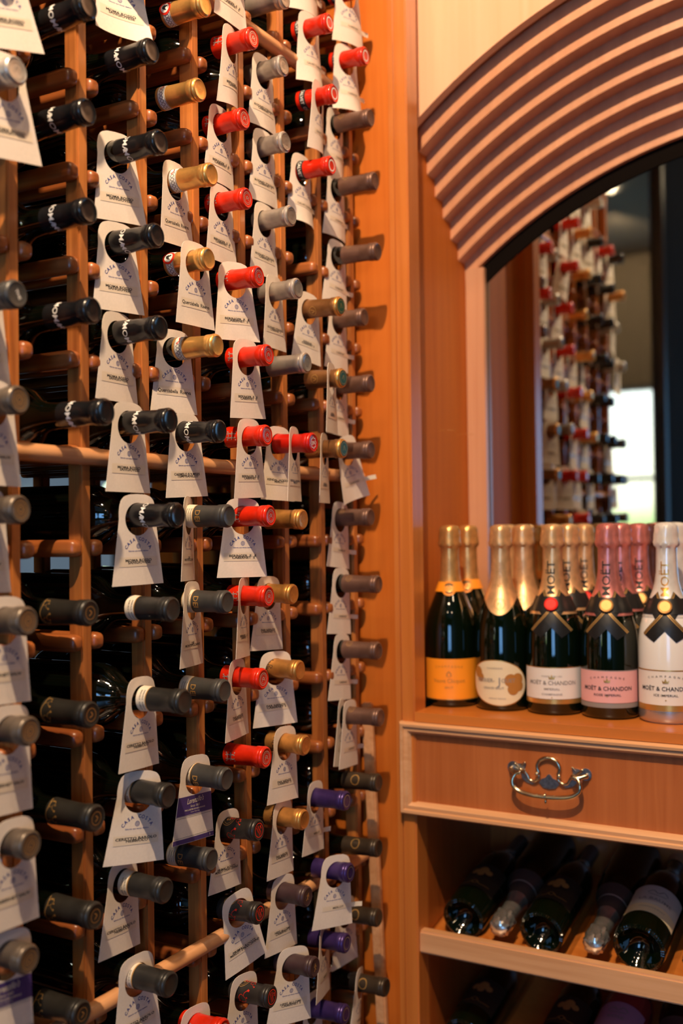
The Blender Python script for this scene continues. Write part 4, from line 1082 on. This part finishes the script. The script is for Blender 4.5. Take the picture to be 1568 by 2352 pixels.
def lying(kind, lab, group='bottles lying on the sloping cabinet shelves'):
    """local +Z runs from base to mouth"""
    root = empty('lying_bottle'); bm = bmesh.new(); lathe(bm, PUNT[:-2]+SB[3:], 56); obj('glass_body', bm, M['pinkwine' if kind == 'pink' else 'deadglass'], root)
    bm = bmesh.new(); n = 180; A = []; B_ = []
    for i in range(n):
        a = 2*PI*i/n; k = .0006 if i % 3 == 0 else 0
        A.append(bm.verts.new((.0330*math.cos(a), .0330*math.sin(a), .0006-k))); B_.append(bm.verts.new((.0382*math.cos(a), .0382*math.sin(a), .0022-k*1.6)))
    for i in range(n): bm.faces.new((A[i], A[(i+1) % n], B_[(i+1) % n], B_[i]))
    flat('knurled_rim', bm, M['deadglass'], root)
    if kind in ('gilt', 'white', 'pink'):
        m = {'gilt': 'dimlabel', 'white': 'barlabel', 'pink': 'violetlabel'}[kind]
        lb = wr('label', lambda b: rect_uv(b, -.045, .045 if kind != 'white' else .040, .045, .120, 40, 4), M[m], root, PI/2, SB, .0005)
        def f(b):
            if kind == 'gilt':
                ring_uv(b, 0, .060, .004, .005, 16); stroke_uv(b, [(-.03, .058), (-.01, .056), (-.006, .062)], .001); stroke_uv(b, [(.03, .058), (.01, .056), (.006, .062)], .001)
                for a, c, r in ((-.012, .095, .008), (.002, .100, .010), (.014, .094, .007), (.0, .088, .007)): disc_uv(b, a, c, r, 10)
            else:
                put_uv(b, text_uv('LA BAUME' if kind == 'white' else 'ROSE', .0075, 1.1, .012), 0, .077); put_uv(b, text_uv('CHARDONNAY' if kind == 'white' else 'BRUT', .0035, 1.2), 0, .053)
                stroke_uv(b, [(-.016, .098), (-.008, .104), (.0, .098), (.008, .106), (.016, .099)], .0022); stroke_uv(b, [(-.014, .094), (0, .092), (.014, .095)], .0016)
        wr('lettering', f, M['goldink'] if kind == 'gilt' else M['grey_ink'], lb, PI/2, SB, .0008)
        if kind == 'white': wr('label_band', lambda b: rect_uv(b, -.045, .040, .045, .064, 40, 3), M['creamlabel'], lb, PI/2, SB, .0006); 
    if kind == 'white':
        bm = bmesh.new(); lathe(bm, [(.262, .0150), (.2985, .0153), (.2990, .0003)], 24); obj('cork', bm, M['cork'], root)
    else:
        bm = bmesh.new(); lathe(bm, [(.225, .0160), (.235, .0151), (.287, .0147), (.288, .0160), (.2985, .0160), (.2995, .0003)], 32); obj('capsule', bm, M['foilsilver' if kind == 'head' else 'capdark'], root)
    return root
def head_bottle():
    root = empty('lying_sparkling_bottle'); bm = bmesh.new(); lathe(bm, PUNT[:-2]+[(z, r*.98) for z, r in BP[2:]], 48); obj('glass_body', bm, M['deadglass'], root)
    bm = bmesh.new(); n = 40; prof = [(.208, .0200), (.212, .0182), (.225, .0168), (.252, .0158), (.258, .0165), (.264, .0190), (.270, .0193), (.276, .0183), (.284, .0182), (.291, .0176), (.297, .0150), (.3005, .0080), (.301, .0003)]; rings = []
    for z, r in prof:
        rings.append([bm.verts.new(((r*(1+(.07*math.sin(5*a+z*300)+.07*math.sin(11*a-z*700))*(z > .26)))*math.cos(a), (r*(1+(.07*math.sin(5*a+z*300)+.07*math.sin(11*a-z*700))*(z > .26)))*math.sin(a), z)) for a in [2*PI*i/n for i in range(n)]])
    for a, b in zip(rings, rings[1:]):
        for i in range(n): bm.faces.new((a[i], a[(i+1) % n], b[(i+1) % n], b[i]))
    obj('foil', bm, M['foilsilver'], root)
    bm = bmesh.new(); lathe(bm, [(.160, .0366), (.175, .0304), (.188, .0250), (.200, .0205), (.2085, .0186)], 40); obj('neck_foil', bm, M['capdark'], root)
    bm = bmesh.new(); lathe(bm, [(.183, .0276), (.1850, .0270)], 40); obj('foil_line', bm, M['silver'], root)
    return root
SL = .19; tilt = math.atan(SL)
def rest(root, y, zf, head, x=1.603, r_=.0365, roll=0, dz=0, s_=.9):
    """base-first or mouth-first bottle bedded in the sloping cradle"""
    d = Vector((math.cos(tilt), 0, math.sin(tilt)))
    base = Vector((x, y, zf-.025+r_/math.cos(tilt)+.001+dz+SL*(x-1.588)))
    if head: zax = -d; loc = base+d*.285; 
    else: zax = d; loc = base
    yax = Vector((-math.sin(tilt), 0, math.cos(tilt))); xax = yax.cross(zax)
    m = Matrix((xax, yax, zax)).transposed().to_4x4(); m.translation = loc
    root.matrix_world = m @ Matrix.Rotation(roll, 4, 'Z') @ Matrix.Diagonal((.91 if head else s_, .91 if head else s_, 1, 1))
ZS = -.652
b1 = lying('gilt', ''); rest(b1, .690, ZS, False); tag(b1, 'dark bottle lying base-out at the left end of the upper sloping shelf', 'wine bottle', 'bottles lying on the upper sloping shelf')
b2 = copy_tree(b1); rest(b2, .558, ZS, False); tag(b2, 'dark bottle lying base-out, blue-glinting base, middle of the upper sloping shelf', 'wine bottle', 'bottles lying on the upper sloping shelf')
b3 = lying('white', ''); rest(b3, .407, ZS, False, roll=.25, r_=.0402, s_=1); tag(b3, 'dark bottle with grey-white label and bare cork lying base-out on the upper sloping shelf', 'wine bottle', 'bottles lying on the upper sloping shelf')
h1 = head_bottle(); rest(h1, .6235, ZS, True, x=1.601, r_=.0402); tag(h1, 'silver-foiled sparkling bottle lying neck-out, leftmost neck on the upper sloping shelf', 'sparkling wine bottle', 'neck-out bottles on the upper shelf')
h2 = copy_tree(h1); rest(h2, .4725, ZS, True, x=1.601, r_=.0402); tag(h2, 'silver-foiled sparkling bottle lying neck-out just left of the white-labelled bottle', 'sparkling wine bottle', 'neck-out bottles on the upper shelf')
h3 = copy_tree(h1); rest(h3, .325, ZS, True, x=1.601, r_=.0402); tag(h3, 'silver-foiled sparkling bottle lying neck-out at the photo right edge of the shelf', 'sparkling wine bottle', 'neck-out bottles on the upper shelf')
ZT = -.858
g = 'bottles lying on the lower sloping shelf'
b4 = copy_tree(b1); rest(b4, .700, ZT, False, x=1.62); tag(b4, 'dark gold-marked bottle on the lower sloping shelf, left end', 'wine bottle', g)
b5 = copy_tree(b1); rest(b5, .550, ZT, False, x=1.62); tag(b5, 'dark bottle lying on the lower sloping shelf, left of the pink one', 'wine bottle', g)
b6 = lying('pink', ''); rest(b6, .468, ZT, False, x=1.62, r_=.0402, s_=1); tag(b6, 'pink-violet labelled rose bottle lying on the lower sloping shelf', 'wine bottle', g)
b7 = copy_tree(h1); rest(b7, .380, ZT, True, x=1.62, r_=.0402); tag(b7, 'foil-necked bottle on the lower sloping shelf, right of the pink one', 'sparkling wine bottle', g)
bpy.context.view_layer.update()
